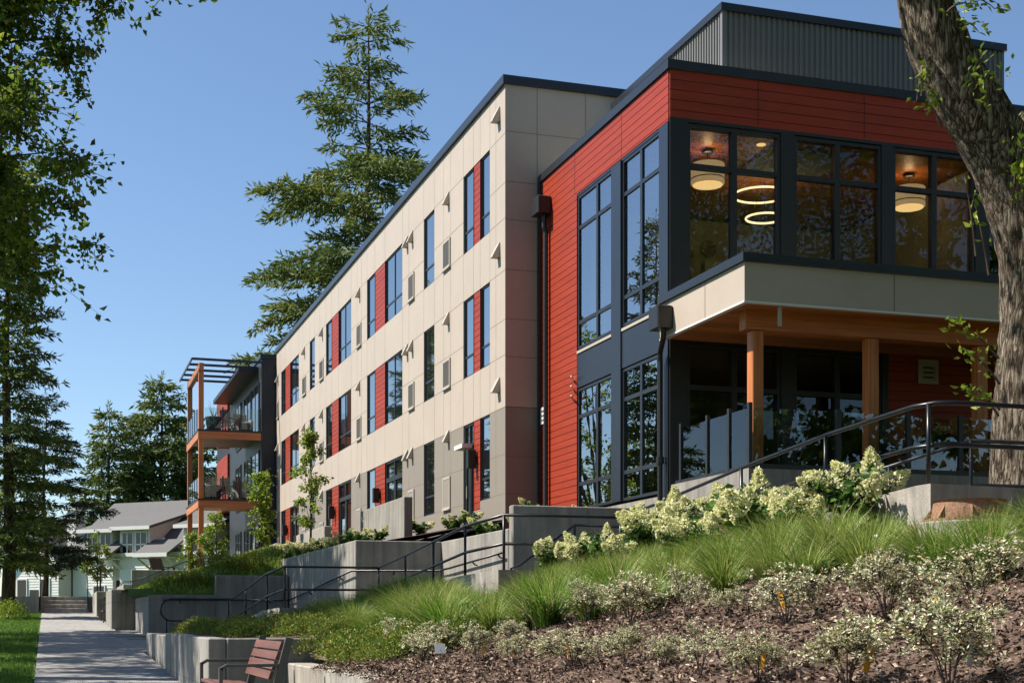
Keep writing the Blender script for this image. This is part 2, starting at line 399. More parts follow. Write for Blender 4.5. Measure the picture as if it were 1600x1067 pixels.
M['fir'] = ramp_mat('fir_needles', [(0,(.03,.055,.016)),(.4,(.08,.125,.028)),(.8,(.18,.205,.04)),(1,(.27,.25,.05))], .6, .3, noise=.25)
M['spruce'] = ramp_mat('dark_needles', [(0,(.010,.022,.010)),(.6,(.022,.042,.016)),(1,(.05,.07,.02))], .6, .12)
M['shrub'] = ramp_mat('variegated_leaf', [(0,(.08,.13,.03)),(.22,(.18,.23,.07)),(.36,(.56,.55,.32)),(.88,(.84,.79,.62)),(.94,(.52,.30,.10)),(1,(.30,.12,.04))], .5, .25, tint=(.30,.30,.12), tmax=.25)
M['twig'] = mat('twig_bark', (.085,.055,.04), .8, var=.2, scale=20)
M['golden'] = ramp_mat('golden_leaf', [(0,(.06,.12,.015)),(.5,(.17,.24,.03)),(.85,(.30,.29,.05)),(1,(.36,.16,.03))], .5, .35, tint=(.10,.19,.03), tmax=.6)
M['hyd_leaf'] = ramp_mat('hydrangea_leaf', [(0,(.025,.07,.012)),(.6,(.06,.14,.02)),(1,(.14,.22,.04))], .42, .35)
M['hyd_flower'] = ramp_mat('hydrangea_petal', [(0,(.50,.55,.18)),(.3,(.74,.73,.38)),(.8,(.86,.83,.58)),(1,(.68,.54,.28))], .6, .3)
M['chip'] = ramp_mat('bark_chip', [(0,(.025,.015,.011)),(.35,(.09,.058,.044)),(.7,(.2,.135,.10)),(.9,(.36,.26,.19)),(1,(.5,.40,.31))], .9, 0, .15)
M['tag_yellow'] = mat('yellow_tag', (.62,.30,.02), .5, var=.1, scale=20)
M['tag_white'] = mat('white_tag', (.68,.68,.68), .4, var=.1, scale=30)
M['rust'] = mat('rusty_brown', (.23,.12,.065), .8, var=.3, scale=5, var2=.2, bscale=40, bump=.4)
M['pot'] = mat('black_pot', (.02,.02,.026), .4, var=.1)
M['wicker'] = mat('grey_wicker', (.20,.18,.15), .8, var=.2, scale=30)
SKY_STRENGTH, SUN_STRENGTH, EXPOSURE = .083, 5.0, 0.9
# ------------------------------------------------------------------ bark
def bark_mat(name, cols, sc=1.0, moss=0.0):
    m, nt, b = base_mat(name); L = nt.links
    tc = nd(nt, 'ShaderNodeTexCoord'); mp = nd(nt, 'ShaderNodeMapping'); mp.inputs['Scale'].default_value = (11*sc, 11*sc, 1.7*sc)
    L.new(tc.outputs['Object'], mp.inputs['Vector'])
    n0 = nd(nt, 'ShaderNodeTexNoise'); n0.inputs['Scale'].default_value = 1.6; n0.inputs['Detail'].default_value = 9; n0.inputs['Roughness'].default_value = .7; n0.inputs['Distortion'].default_value = .9
    L.new(mp.outputs[0], n0.inputs['Vector'])
    vm = nd(nt, 'ShaderNodeMix', data_type='RGBA'); vm.inputs['Factor'].default_value = .62; L.new(mp.outputs[0], vm.inputs['A']); L.new(n0.outputs['Color'], vm.inputs['B'])
    vo = nd(nt, 'ShaderNodeTexVoronoi', feature='DISTANCE_TO_EDGE'); vo.inputs['Scale'].default_value = 3.4; L.new(vm.outputs['Result'], vo.inputs['Vector'])
    vr = nd(nt, 'ShaderNodeMapRange'); vr.inputs['From Max'].default_value = .2; vr.inputs['To Max'].default_value = .22; L.new(vo.outputs['Distance'], vr.inputs['Value'])
    n = nd(nt, 'ShaderNodeMath', operation='MULTIPLY_ADD'); L.new(n0.outputs['Fac'], n.inputs[0]); n.inputs[1].default_value = .82; L.new(vr.outputs[0], n.inputs[2])
    cr = nd(nt, 'ShaderNodeValToRGB'); e = cr.color_ramp.elements
    while len(e) < len(cols): e.new(.5)
    for i, (p, c) in enumerate(cols): e[i].position = p; e[i].color = (*c, 1)
    L.new(n.outputs[0], cr.inputs['Fac']); out = cr.outputs['Color']
    n2 = nd(nt, 'ShaderNodeTexNoise'); n2.inputs['Scale'].default_value = 1.1; n2.inputs['Detail'].default_value = 6; L.new(tc.outputs['Object'], n2.inputs['Vector'])
    if moss:
        r = nd(nt, 'ShaderNodeMapRange'); r.inputs['From Min'].default_value = .56; r.inputs['From Max'].default_value = .70; r.inputs['To Max'].default_value = moss; L.new(n2.outputs['Fac'], r.inputs['Value'])
        mx = nd(nt, 'ShaderNodeMix', data_type='RGBA'); L.new(r.outputs[0], mx.inputs['Factor']); L.new(out, mx.inputs['A']); mx.inputs['B'].default_value = (.06,.06,.015,1); out = mx.outputs['Result']
    L.new(out, b.inputs['Base Color']); b.inputs['Roughness'].default_value = .95; b.inputs['Specular IOR Level'].default_value = .2
    bp = nd(nt, 'ShaderNodeBump'); bp.inputs['Strength'].default_value = .9; bp.inputs['Distance'].default_value = .05; L.new(n.outputs[0], bp.inputs['Height']); L.new(bp.outputs[0], b.inputs['Normal'])
    return m
M['bark'] = bark_mat('grey_bark', [(.34,(.012,.008,.005)),(.47,(.07,.048,.031)),(.57,(.165,.125,.088)),(.70,(.32,.275,.215))], 1.35, .55)
M['bark_fir'] = bark_mat('brown_bark', [(.3,(.02,.014,.010)),(.5,(.07,.05,.036)),(.7,(.14,.105,.08))], .8, .2)
M['bark_thin'] = bark_mat('sapling_bark', [(.3,(.05,.04,.03)),(.5,(.12,.09,.07)),(.7,(.2,.17,.14))], 3, 0)

# ------------------------------------------------------------------ camera, sky, sun (eye at the origin, z measured from the eye)
YAW = math.radians(17.99); SY, CY = math.sin(YAW), math.cos(YAW)
cam = bpy.data.cameras.new('camera'); co = bpy.data.objects.new('camera', cam); C.objects.link(co)
co.location = (0, 0, 0); co.rotation_euler = (PI/2, 0, -YAW)
cam.sensor_width = 36; cam.lens = 50; cam.shift_y = (968-533.5)/1600; cam.clip_start = .1; cam.clip_end = 3000
scene.camera = co
SUN_EL, SUN_AZ = math.radians(50), math.radians(20)        # the sun stands to the left (-X), 20 degrees towards +Y
sdir = Vector((-math.cos(SUN_EL)*math.cos(SUN_AZ), math.cos(SUN_EL)*math.sin(SUN_AZ), math.sin(SUN_EL)))
w = bpy.data.worlds.new('World'); scene.world = w; w.use_nodes = True
nt = w.node_tree; sky = nt.nodes.new('ShaderNodeTexSky'); sky.sky_type = 'NISHITA'; sky.sun_disc = False
sky.sun_elevation = SUN_EL; sky.sun_rotation = math.atan2(sdir.x, sdir.y); sky.air_density = 1.0; sky.dust_density = .15; sky.ozone_density = 4.0; sky.altitude = 50
bg = nt.nodes['Background']; bg.inputs['Strength'].default_value = SKY_STRENGTH; nt.links.new(sky.outputs[0], bg.inputs['Color'])
sl = bpy.data.lights.new('sun', 'SUN'); sl.energy = SUN_STRENGTH; sl.angle = math.radians(.53); sl.color = (1, .94, .85)
so = bpy.data.objects.new('sun', sl); C.objects.link(so); so.rotation_euler = sdir.to_track_quat('Z', 'Y').to_euler(); so.location = sdir*60
scene.view_settings.view_transform = 'Standard'; scene.view_settings.look = 'None'; scene.view_settings.exposure = EXPOSURE; scene.view_settings.gamma = 1
scene.cycles.max_bounces = 8; scene.cycles.transparent_max_bounces = 12; scene.cycles.diffuse_bounces = 3; scene.cycles.glossy_bounces = 4
scene.cycles.use_denoising = True; scene.cycles.caustics_reflective = False; scene.cycles.caustics_refractive = False
scene.cycles.sample_clamp_indirect = 6

# ------------------------------------------------------------------ terrain
def zp(y): return -1.453 + .0304*max(-15., min(57., y))
def lerp_tab(t, x):
    for (a, va), (b, vb) in zip(t, t[1:]):
        if x <= b: return va + (vb-va)*max(0, min(1, (x-a)/(b-a)))
    return t[-1][1]
def bank_z(x, y):
    plane = -.5 + .3*(x-2.6)
    if x > 7: plane = .82 + .07*(x-7)
    if y > 16.3: plane = max(plane, -.26 + .05*(x-1.67))
    return plane
def grid(name, xs, ys, fz, m, kind='structure', noise=0., sub=None):
    V = []; rs = random.Random(3)
    for y in ys:
        for x in xs: V.append((x, y, fz(x, y) + (rs.uniform(-noise, noise) if noise else 0)))
    n = len(xs); F = [(j*n+i, j*n+i+1, (j+1)*n+i+1, (j+1)*n+i) for j in range(len(ys)-1) for i in range(n-1)]
    o = np_obj(name, V, F, m, smooth=True)
    return tag(o, kind=kind)
def frange(a, b, s):
    n = max(1, round((b-a)/s)); return [a+(b-a)*i/n for i in range(n+1)]
def ground_z(x, y):
    z = zp(y) - .03
    if x > 1.3: z -= min(1.2, (x-1.3)*.6) if y < 57 else 0
    return z
xs = [-900,-300,-120,-60,-30] + frange(-20, 14, 1.0) + [20,30,60,120,300,900]
ys = [-900,-300,-100,-50,-25] + frange(-15, 60, 1.5) + [70,90,120,180,300,600,1500]
grid('lawn', xs, ys, ground_z, M['lawn'])
tag(bpy.data.objects['lawn'], label=None)
# path: a concrete slab, a few mm proud of the lawn with a sawn joint every 1.8 m
mb = MB()
y = -6.0
while y < 57.6:
    y2 = min(57.6, y+1.79)
    xa, xb = -.20 - .0028*max(0,y-18), 1.70 - .0035*max(0, y-22) + (.5 if 33.2 < y < 37 else 0)
    mb.add([(xa,y,zp(y)),(xb,y,zp(y)),(xb,y2-.012,zp(y2)),(xa,y2-.012,zp(y2)),(xa,y,zp(y)-.2),(xb,y,zp(y)-.2),(xb,y2-.012,zp(y2)-.2),(xa,y2-.012,zp(y2)-.2)],
           [(0,1,2,3),(0,4,5,1),(1,5,6,2),(2,6,7,3),(3,7,4,0)])
    y = y2
tag(mb.build('path', M['conc_path']), kind='structure')
# sloping mulch bank to the right of the path
def patch(xa, xb, ya, yb, fz, s=.35, skirt=None):
    xs = frange(xa, xb, s); ys = frange(ya, yb, s); return xs, ys
Vb = []; Fb = []
def add_patch(xa, xb, ya, yb, fz, s=.3, nz=.018):
    rs = random.Random(int(xa*100+ya))
    xs = frange(xa, xb, s); ys = frange(ya, yb, s); n = len(xs); o = len(Vb)
    for y in ys:
        for x in xs: Vb.append((x, y, fz(x, y) + rs.uniform(-nz, nz)))
    for j in range(len(ys)-1):
        for i in range(n-1): Fb.append((o+j*n+i, o+j*n+i+1, o+(j+1)*n+i+1, o+(j+1)*n+i))
add_patch(1.5, 2.86, -8, 11.7, lambda x, y: max(zp(y)-.03, bank_z(x, y)) if x > 1.75 else zp(y)-.1)
add_patch(2.84, 7.2, -8, 10.44, bank_z); add_patch(7.2, 15, -8, 10.40, bank_z, .5)
add_patch(2.84, 7.1, 10.44, 16.5, bank_z); add_patch(5.4, 7.1, 16.5, 17.4, bank_z)
add_patch(1.80, 5.5, 16.4, 22.5, bank_z); add_patch(1.85, 5.5, 22.5, 24.75, bank_z); add_patch(1.85, 3.85, 24.75, 27.85, lambda x, y: -.30 + .02*x)
np_obj('mulch_bank', Vb, Fb, M['mulch'], smooth=True); tag(bpy.data.objects['mulch_bank'], kind='structure')
# loose chips lying on the part of the bank one looks at
rs = np.random.default_rng(5); n = 42000
cy = 3.6 + 11*rs.random(n)**1.25; cx = 2.55 + rs.random(n)*(3.1 - .12*(cy-3.6))
cz = np.array([bank_z(a, b) for a, b in zip(cx, cy)]) + .012 + rs.random(n)*.02
D = rs.normal(size=(n,3)); D[:,2] *= .45
V, F = leaves(np.stack([cx,cy,cz],1), D, .018+.035*rs.random(n)**2, .008+.014*rs.random(n), rs, .1)
o = np_obj('bark_chips', V, F, M['chip']); tag(o, 'loose brown bark chips strewn over the mulch bank', 'bark mulch', kind='stuff')
# beds behind the terrace walls
Vb.clear(); Fb.clear()
def bedz(x, y): return 1.40 + (x-5.6)*.2 if x < 9.7 else 2.2
add_patch(5.62, 9.64, 26.5, 63.7, bedz, .6); add_patch(7.3, 10.45, 22.15, 30.15, lambda x, y: 1.42 + .1*(x-7.3), .5)
add_patch(8.7, 10.4, 12.1, 20.0, lambda x, y: 1.05, .6); add_patch(10.4, 20, 12.1, 20.0, lambda x, y: 1.1, .8); add_patch(8.8, 10.45, 20.0, 22.0, lambda x, y: 1.0, .6)
np_obj('planting_bed', Vb, Fb, M['soil'], smooth=True); tag(bpy.data.objects['planting_bed'], kind='structure')
Vb.clear(); Fb.clear()
def slopez(x, y): return min(.74 + max(0, x-2.2)*.33, (.55 if x < 3.75 else 1.03) + max(0, y-34.42)*.35)
add_patch(1.75, 5.62, 34.45, 57.5, slopez, .5); add_patch(5.62, 9.0, 36.1, 63.9, lambda x, y: bedz(x, y)-.03, .8)
np_obj('grass_slope', Vb, Fb, M['lawn'], smooth=True); tag(bpy.data.objects['grass_slope'], kind='structure')
# ramp between railing and terrace walls
mb = MB()
def slab(x0, x1, y0, z0, y1, z1):   # floor running along y from z0 to z1
    mb.add([(x0,y0,z0),(x1,y0,z0),(x1,y1,z1),(x0,y1,z1),(x0,y0,-1.2),(x1,y0,-1.2),(x1,y1,-1.2),(x0,y1,-1.2)],
           [(0,1,2,3),(0,4,5,1),(1,5,6,2),(2,6,7,3),(3,7,4,0),(4,7,6,5)])
slab(1.5, 3.76, 28.02, -.60, 32.99, -.45); slab(1.5, 5.45, 33.0, -.45, 34.18, -.45); slab(3.95, 5.45, 26.38, 0, 32.99, -.44); slab(3.95, 7.13, 24.85, 0, 26.37, 0)
slab(5.62, 7.13, 22.0, .21, 24.84, 0); slab(5.62, 8.6, 19.3, .42, 21.99, .42); slab(5.62, 8.6, 17.52, .42, 19.29, .42); slab(7.25, 8.6, 12.0, .92, 17.51, .42); slab(7.25, 16, 10.5, .92, 11.99, .92)
tag(mb.build('ramp', M['conc_path']), kind='structure')

# ------------------------------------------------------------------ facade tools
def wall_x(mb, X, y0, y1, z0, z1, holes, depth, mi=0):
    """wall sheet facing -X at x = X with rectangular openings and reveals"""
    ys = sorted({y0, y1} | {h[0] for h in holes} | {h[1] for h in holes}); zs = sorted({z0, z1} | {h[2] for h in holes} | {h[3] for h in holes})
    ys = [y for y in ys if y0 <= y <= y1]; zs = [z for z in zs if z0 <= z <= z1]
    for a, b in zip(ys, ys[1:]):
        for c, d in zip(zs, zs[1:]):
            my, mz = (a+b)/2, (c+d)/2
            if any(h[0] < my < h[1] and h[2] < mz < h[3] for h in holes): continue
            mb.quad((X,a,c),(X,a,d),(X,b,d),(X,b,c), mi)
    for (a, b, c, d) in holes:
        X2 = X + depth
        mb.quad((X,a,c),(X2,a,c),(X2,a,d),(X,a,d), mi); mb.quad((X,b,c),(X,b,d),(X2,b,d),(X2,b,c), mi)
        mb.quad((X,a,d),(X2,a,d),(X2,b,d),(X,b,d), mi); mb.quad((X,a,c),(X,b,c),(X2,b,c),(X2,a,c), mi)
def window_x(parent, X, y0, y1, z0, z1, mull=(), trans=(), fw=.042, pane=None, frame=None, name='window'):
    mb = MB(); d0, d1 = X, X+.07
    mb.box(d0,d1,y0,y0+fw,z0,z1); mb.box(d0,d1,y1-fw,y1,z0,z1); mb.box(d0,d1,y0+fw,y1-fw,z0,z0+fw); mb.box(d0,d1,y0+fw,y1-fw,z1-fw,z1)
    for m_ in mull: mb.box(d0+.004,d1,m_-fw/2,m_+fw/2,z0+fw,z1-fw)
    for t in trans:
        ed = [y0+fw] + [q for m_ in sorted(mull) for q in (m_-fw/2, m_+fw/2)] + [y1-fw]
        for a, b in zip(ed[::2], ed[1::2]): mb.box(d0+.006,d1,a,b,t-fw*.6,t+fw*.6)
    w_ = mb.build(name, frame or M['coping'], parent)
    p = MB().quad((X+.022,y0+fw*.5,z0+fw*.5),(X+.022,y0+fw*.5,z1-fw*.5),(X+.022,y1-fw*.5,z1-fw*.5),(X+.022,y1-fw*.5,z0+fw*.5)).build('pane', pane or M['glass_dark'], w_)
    return w_
def boards_x(mb, X, y0, y1, z0, z1, step=.145, gap=.012, th=.02):
    mb.box(X+.012, X+.03, y0, y1, z0, z1, 1)
    z = z1
    while z > z0+.02:
        a = max(z0, z-step+gap); mb.box(X-.006, X+.012, y0, y1, a, z, 0); z -= step
def boards_y(mb, Y, x0, x1, z0, z1, step=.2, gap=.012):
    mb.box(x0, x1, Y+.012, Y+.03, z0, z1, 1)
    z = z1
    while z > z0+.02:
        a = max(z0, z-step+gap); mb.box(x0, x1, Y-.006, Y+.012, a, z, 0); z -= step

# ------------------------------------------------------------------ long apartment wing (beige)
FX = 9.65; YN, YF = 30.2, 63.85; HEADS = (4.80, 7.80, 10.85); SILLS = (2.80, 5.89, 8.94); TR = (3.30, 6.40, 9.45)
wing = thing('apartment_building', 'long three storey cream panel apartment wing with red window panels', 'building', (FX, YN, 2.0))
cols = [  # y range, kind, mullions
    (31.37, 32.15, 'win', ()), (32.15, 32.71, 'red', ()), (32.71, 33.58, 'win', ()), (36.35, 37.47, 'win', ()),
    (39.94, 42.18, 'win', (41.04,)), (42.18, 43.60, 'red', ()), (43.60, 44.75, 'win', ()),
    (47.26, 49.48, 'win', (48.45,)), (49.48, 50.76, 'red', ()), (50.76, 51.87, 'win', ()), (54.18, 55.31, 'win', ()),
    (57.87, 60.07, 'win', (58.89,)), (60.07, 61.43, 'red', ()), (61.43, 62.52, 'win', ())]
louv = [(34.74, 35.42), (38.50, 39.15), (45.6, 46.28), (52.35, 53.12), (56.15, 56.92), (63.15, 63.62)]
hood = [34.95, 38.75, 39.35, 45.9, 52.6, 56.5, 63.4]
doors = {32.71, 39.94, 47.26, 57.87}
holes = []
for f in range(3):
    for (a, b, k, m_) in cols:
        s_ = SILLS[f]
        if f == 0: s_ = 2.12 if (a in doors or k == 'red' and a > 33) else (2.6 if k == 'red' else 2.80)
        holes.append((a, b, s_, HEADS[f] - (.05 if f == 0 else 0)))
mb = MB()
wall_x(mb, FX, YN, YF, 4.752, 11.95, [h for h in holes if h[2] > 4.8], .12, 0)
wall_x(mb, FX, YN, YF, 1.2, 4.752, [h for h in holes if h[2] < 4.8], .12, 1)
mb.quad((FX,YN,4.752),(FX+12,YN,4.752),(FX+12,YN,11.95),(FX,YN,11.95), 0); mb.quad((FX,YN,.5),(FX+12,YN,.5),(FX+12,YN,4.752),(FX,YN,4.752), 1)
mb.quad((FX,YF,.5),(FX,YF,11.95),(FX+12,YF,11.95),(FX+12,YF,.5), 0); mb.quad((FX+12,YN,.5),(FX+12,YF,.5),(FX+12,YF,11.95),(FX+12,YN,11.95), 0)
mb.quad((FX+.25,YN+.25,11.7),(FX+12,YN+.25,11.7),(FX+12,YF,11.7),(FX+.25,YF,11.7), 1)
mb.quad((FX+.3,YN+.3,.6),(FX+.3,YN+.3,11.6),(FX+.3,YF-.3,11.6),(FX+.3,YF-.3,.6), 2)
# panel joints: thin dark beads
edges = sorted({e for (a, b, k, m_) in cols for e in (a, b)} | {34.74, 39.15, 46.28, 53.12, 56.92, 30.9, 35.42, 45.6} | {62.9})
J = .011; j0, j1 = FX-.002, FX+.004
for e in edges:
    for (za, zb) in ((10.86, 11.94), (7.81, 8.93), (4.76, 5.88)): mb.box(j0, j1, e-J/2, e+J/2, za, zb, 3)
solid = []; last = YN
segs = []
for (a, b, k, m_) in cols:
    if a - last > .05: segs.append((last, a))
    last = b
segs.append((last, YF))
for (a, b) in segs:
    for f in range(3):
        for z in (HEADS[f], HEADS[f]-1.10, SILLS[f]+.02):
            if f == 0 and z == HEADS[f]: continue
            mb.box(j0, j1, a+.003, b-.003, z-J/2, z+J/2, 3)
    for e in edges:
        if a+.1 < e < b-.1:
            for f in range(3): mb.box(j0, j1, e-J/2, e+J/2, SILLS[f]+.03, HEADS[f]-.02, 3)
    mb.box(j0-.001, j1, a, b, 4.745, 4.757, 3)
for z in (10.89, 9.77, 8.92, 7.81, 6.71, 5.87, 3.65, 2.81): mb.box(FX+.01, FX+4, YN-.002, YN+.004, z-.006, z+.006, 3)
for x in (10.40, 11.56, 12.8): mb.box(x-.006, x+.006, YN-.003, YN+.003, 1.6 if x < 10.41 else 9.5, 11.94, 3)
mb.box(FX+.01, FX+4, YN-.004, YN+.004, 4.74, 4.762, 3)
mb.box(FX-.003, FX+.0, YN-.004, YN+.0, 1.3, 11.94, 4)
mb.build('wall', [M['beige'], M['taupe'], M['interior_dark'], M['beige_joint'], M['louver_trim']], wing, fixn=False)
mb = MB(); mb.box(FX-.07, FX+.22, YN-.07, YF+.05, 11.93, 12.12); mb.box(FX+.22, FX+12.05, YN-.07, YN+.22, 11.931, 12.119); mb.build('roof_coping', M['coping'], wing)
gl_alt = M['glass_dark']
for f in range(3):
    for (a, b, k, m_) in cols:
        h = next(q for q in holes if q[0] == a and abs(q[3]-HEADS[f]) < .2)
        if k == 'red':
            mb = MB(); boards_x(mb, FX+.02, a+.004, b-.004, h[2], h[3], .152); mb.build('red_panel', [M['red'], M['red_dark']], wing)
        elif f == 0 and a in doors:
            mb = MB(); ya, yb = a, b; zt = 4.12
            mb.box(FX+.03,FX+.1,ya,ya+.07,h[2],h[3]); mb.box(FX+.03,FX+.1,yb-.07,yb,h[2],h[3]); mb.box(FX+.03,FX+.1,ya+.07,yb-.07,h[3]-.06,h[3])
            mb.box(FX+.02,FX+.1,ya+.07,yb-.07,zt,zt+.14); ym = (ya+yb)/2; mb.box(FX+.034,FX+.1,ym-.035,ym+.035,h[2],zt); mb.box(FX+.034,FX+.1,ym-.035,ym+.035,zt+.14,h[3]-.06)
            for (p, q) in ((ya+.07, ym-.035), (ym+.035, yb-.07)):
                mb.box(FX+.04,FX+.09,p,p+.08,h[2],zt); mb.box(FX+.04,FX+.09,q-.08,q,h[2],zt); mb.box(FX+.041,FX+.089,p+.08,q-.08,h[2],h[2]+.22)
            d_ = mb.build('door', M['black'], wing)
            MB().quad((FX+.07,ya+.05,h[2]),(FX+.07,ya+.05,h[3]),(FX+.07,yb-.05,h[3]),(FX+.07,yb-.05,h[2])).build('pane', M['glass_dark'], d_)
            MB().beam((FX+.0,ym+.13,2.95),(FX+.0,ym+.13,3.25),.025,.025).build('handle', M['louver_trim'], d_)
        else:
            window_x(wing, FX+.03, a, b, h[2], h[3], m_, (TR[f],))
    for (a, b) in louv:
        z1 = HEADS[f]-1.16; z0 = SILLS[f]+.02
        mb = MB(); t = .055
        mb.box(FX-.035,FX+.0,a,a+t,z0,z1,0); mb.box(FX-.035,FX+.0,b-t,b,z0,z1,0); mb.box(FX-.035,FX+.0,a+t,b-t,z0,z0+t,0); mb.box(FX-.035,FX+.0,a+t,b-t,z1-t,z1,0)
        mb.box(FX-.06,FX+.0,a-.02,b+.02,z0-.03,z0,0)
        ls = a+t+.03
        n_ = 9 if f else 12
        for i in range(n_):
            yy = a+t + (b-a-2*t)*(i+.5)/n_; mb.box(FX-.028,FX-.004,yy-.014,yy+.014,z0+t,z1-t,1)
        mb.quad((FX-.003,a+t,z0+t),(FX-.003,a+t,z1-t),(FX-.003,b-t,z1-t),(FX-.003,b-t,z0+t),2)
        mb.build('louver', [M['louver_trim'], M['louver'] if f else M['louver_trim'], M['interior_dark']], wing)
    for y_ in hood:
        zt = HEADS[f]+.02; wd = .085
        mb = MB(); p = [(FX,y_-wd,zt),(FX-.02,y_-wd,zt),(FX-.16,y_-wd,zt-.29),(FX-.16,y_-wd,zt-.31),(FX,y_-wd,zt-.31)]
        mb.poly(p, (0,2*wd,0)); mb.build('vent_hood', M['louver_trim'], wing)
for zt in (11.56, 8.50, 5.46):
    mb = MB(); y_ = 30.68; p = [(FX,y_-.1,zt),(FX-.02,y_-.1,zt),(FX-.18,y_-.1,zt-.31),(FX-.18,y_-.1,zt-.33),(FX,y_-.1,zt-.33)]
    mb.poly(p, (0,.2,0)); mb.build('vent_hood', M['louver_trim'], wing)
for y_ in (32.5, 42.9, 50.2, 60.8):
    mb = MB(); mb.box(FX-.02,FX+.02,y_-.05,y_+.05,3.72,3.92); mb.bbox(FX-.22,FX-.02,y_-.08,y_+.08,3.6,4.05,.01); mb.build('wall_light', M['black'], wing)
# box canopy over the near door
mb = MB(); mb.box(FX-.26,FX-.0,32.8,33.5,4.13,4.23); mb.build('door_canopy', M['white_trim'], wing)

# ------------------------------------------------------------------ dark corner wing with timber balconies
dk = thing('balcony_building', 'dark metal clad end wing with stacked cedar balconies', 'building', (9.0, 64, 1.0))
DX, DY = 9.0, 64.05
mb = MB(); mb.box(DX, 22, DY, 75.9, .3, 11.75)
for i in range(8): mb.box(DX+.02+i*.085, DX+.06+i*.085, DY-.03, DY+.0, 1.4, 11.7)
mb.box(9.9, 21, 75.9, 90, .3, 11.2)
mb.build('wall', M['corr_dark'], dk)
mb = MB(); mb.box(DX-.06, 22, DY-.06, DY+.2, 11.7, 11.9); mb.box(DX-.06, DX+.2, DY+.2, 76, 11.7, 11.9); mb.build('roof_coping', M['coping'], dk)
mb = MB(); mb.box(DX-.9, DX-.0, 65.0, 75.5, 11.25, 11.45); mb.build('eave_beam', M['black'], dk)
for z0 in (5.42, 8.48, 2.1):
    for (a, b) in ((64.6, 67.0), (67.3, 69.7), (71, 73)):
        w_ = window_x(dk, DX-.06, a, b, z0, z0+2.25, ((a+b)/2,), (), .08, pane=M['glass_house'], frame=M['black'])
for z in (8.4, 5.34):
    mb = MB(); mb.box(6.24, 9.0, 64.1, 69.7, z-.02, z+.02); mb.box(6.2, 9.0, 64.04, 64.1, z-.05, z+.03); mb.box(6.2, 6.24, 64.1, 69.74, z-.05, z+.03); mb.build('balcony_deck', M['black'], dk)
    MB().box(6.26, 9.0, 64.12, 69.7, z-.08, z-.02).build('balcony_soffit', M['soffit'], dk)
    mb = MB(); mb.box(6.22, 8.99, 64.06, 64.14, z-.37, z-.05); mb.build('fascia_beam', M['wood_x'], dk)
    mb = MB(); mb.box(6.22, 6.30, 64.14, 69.70, z-.37, z-.05); mb.build('fascia_beam', M['wood_y'], dk)
    mb = MB()
    for x in (7.3, 8.1, 8.95): mb.box(x-.03, x+.03, 64.06, 64.11, z+.03, z+1.05)
    for y_ in (65.2, 66.3, 67.4, 68.5, 69.6): mb.box(6.26, 6.31, y_-.03, y_+.03, z+.03, z+1.05)
    rl = mb.build('balcony_railing', M['black'], dk)
    mb = MB(); mb.box(6.5, 8.95, 64.075, 64.085, z+.10, z+1.0); mb.build('glass_panel', M['rail_glass'], rl)
    mb = MB(); mb.box(6.275, 6.285, 64.4, 69.55, z+.10, z+1.0); mb.build('glass_panel', M['rail_glass'], rl)
    for (lx, ly) in ((7.6, 66.0), (7.6, 68.2)):
        MB().lathe((lx, ly, z-.11), [(.12,0),(.12,.03)], 14).build('soffit_light', M['white_trim'], dk)
for (x, y_) in ((6.36, 64.2), (6.36, 69.5)):
    MB().box(x-.11, x+.11, y_-.11, y_+.11, 1.5, 11.35).build('timber_post', M['wood'], dk)
MB().box(6.27, 6.45, 63.95, 69.9, 11.02, 11.34).build('pergola_beam', M['wood_y'], dk)
mb = MB()
for i in range(5):
    y_ = 63.9 + i*1.45; mb.box(5.95, 9.1, y_-.05, y_+.05, 11.44, 11.54)
mb.box(5.90, 5.945, 63.85, 69.9, 11.40, 11.52); mb.build('pergola_slats', M['coping'], dk)
for (z0, z1) in ((9.6, 12.3), (5.9, 8.75)):
    mb = MB(); boards_y(mb, 76.0, 8.9, 10.0, z0, z1, .2); boards_x(mb, 8.9, 76.0, 81, z0, z1, .2); mb.box(8.93, 10, 76.03, 81, z0+.001, z1-.001, 0)
    mb.build('red_bay', [M['red'], M['red_dark']], dk)
    MB().box(9.2, 9.55, 75.96, 75.99, z0+1.3, z0+1.75).build('bay_window', M['glass_house'], dk)
# furniture on the balconies
def chair_mesh(name, w=.55, d=.55, h=.95, sh=.42, m=None, parent=None):
    mb = MB()
    for (x, y_) in ((0,0),(w,0),(0,d),(w,d)): mb.box(x-.02, x+.02, y_-.02, y_+.02, 0, sh if y_ == 0 else h)
    mb.box(-.02, w+.02, -.02, d+.02, sh-.04, sh); return mb
def slat_chair(name, label, loc, rz, m, cat='chair', group=None, adir=False):
    t = thing(name, label, cat, loc, rz, group)
    tilt = .22 if adir else .08; W = .62 if adir else .5
    mb = MB()
    for i in range(6):
        x = -W/2 + W*(i+.5)/6; mb.beam((x, .22, .36), (x, .22+tilt*1.6, .36+.62), W/6*.8, .025, up=(0,1,0))
    mb.beam((-W/2, .22+tilt*1.3, .86), (W/2, .22+tilt*1.3, .86), .05, .03); bk = mb.build('backrest', m); bk.parent = t
    mb = MB()
    for i in range(6):
        y_ = -.28 + .5*(i+.5)/6; mb.box(-W/2, W/2, y_-.036, y_+.036, .37-(.02*(i)), .395-.02*i)
    st = mb.build('seat', m); st.parent = t
    for s in (-1, 1):
        mb = MB(); mb.box(s*W/2-.03, s*W/2+.03, -.3, -.24, 0, .6); l1 = mb.build('leg', m); l1.parent = t
        mb = MB(); mb.beam((s*W/2, .12, .32), (s*W/2, .42, 0), .06, .06); l2 = mb.build('leg', m); l2.parent = t
        mb = MB(); mb.box(s*W/2-.06, s*W/2+.06, -.34, .34, .6, .63); l3 = mb.build('armrest', m); l3.parent = t
    return t
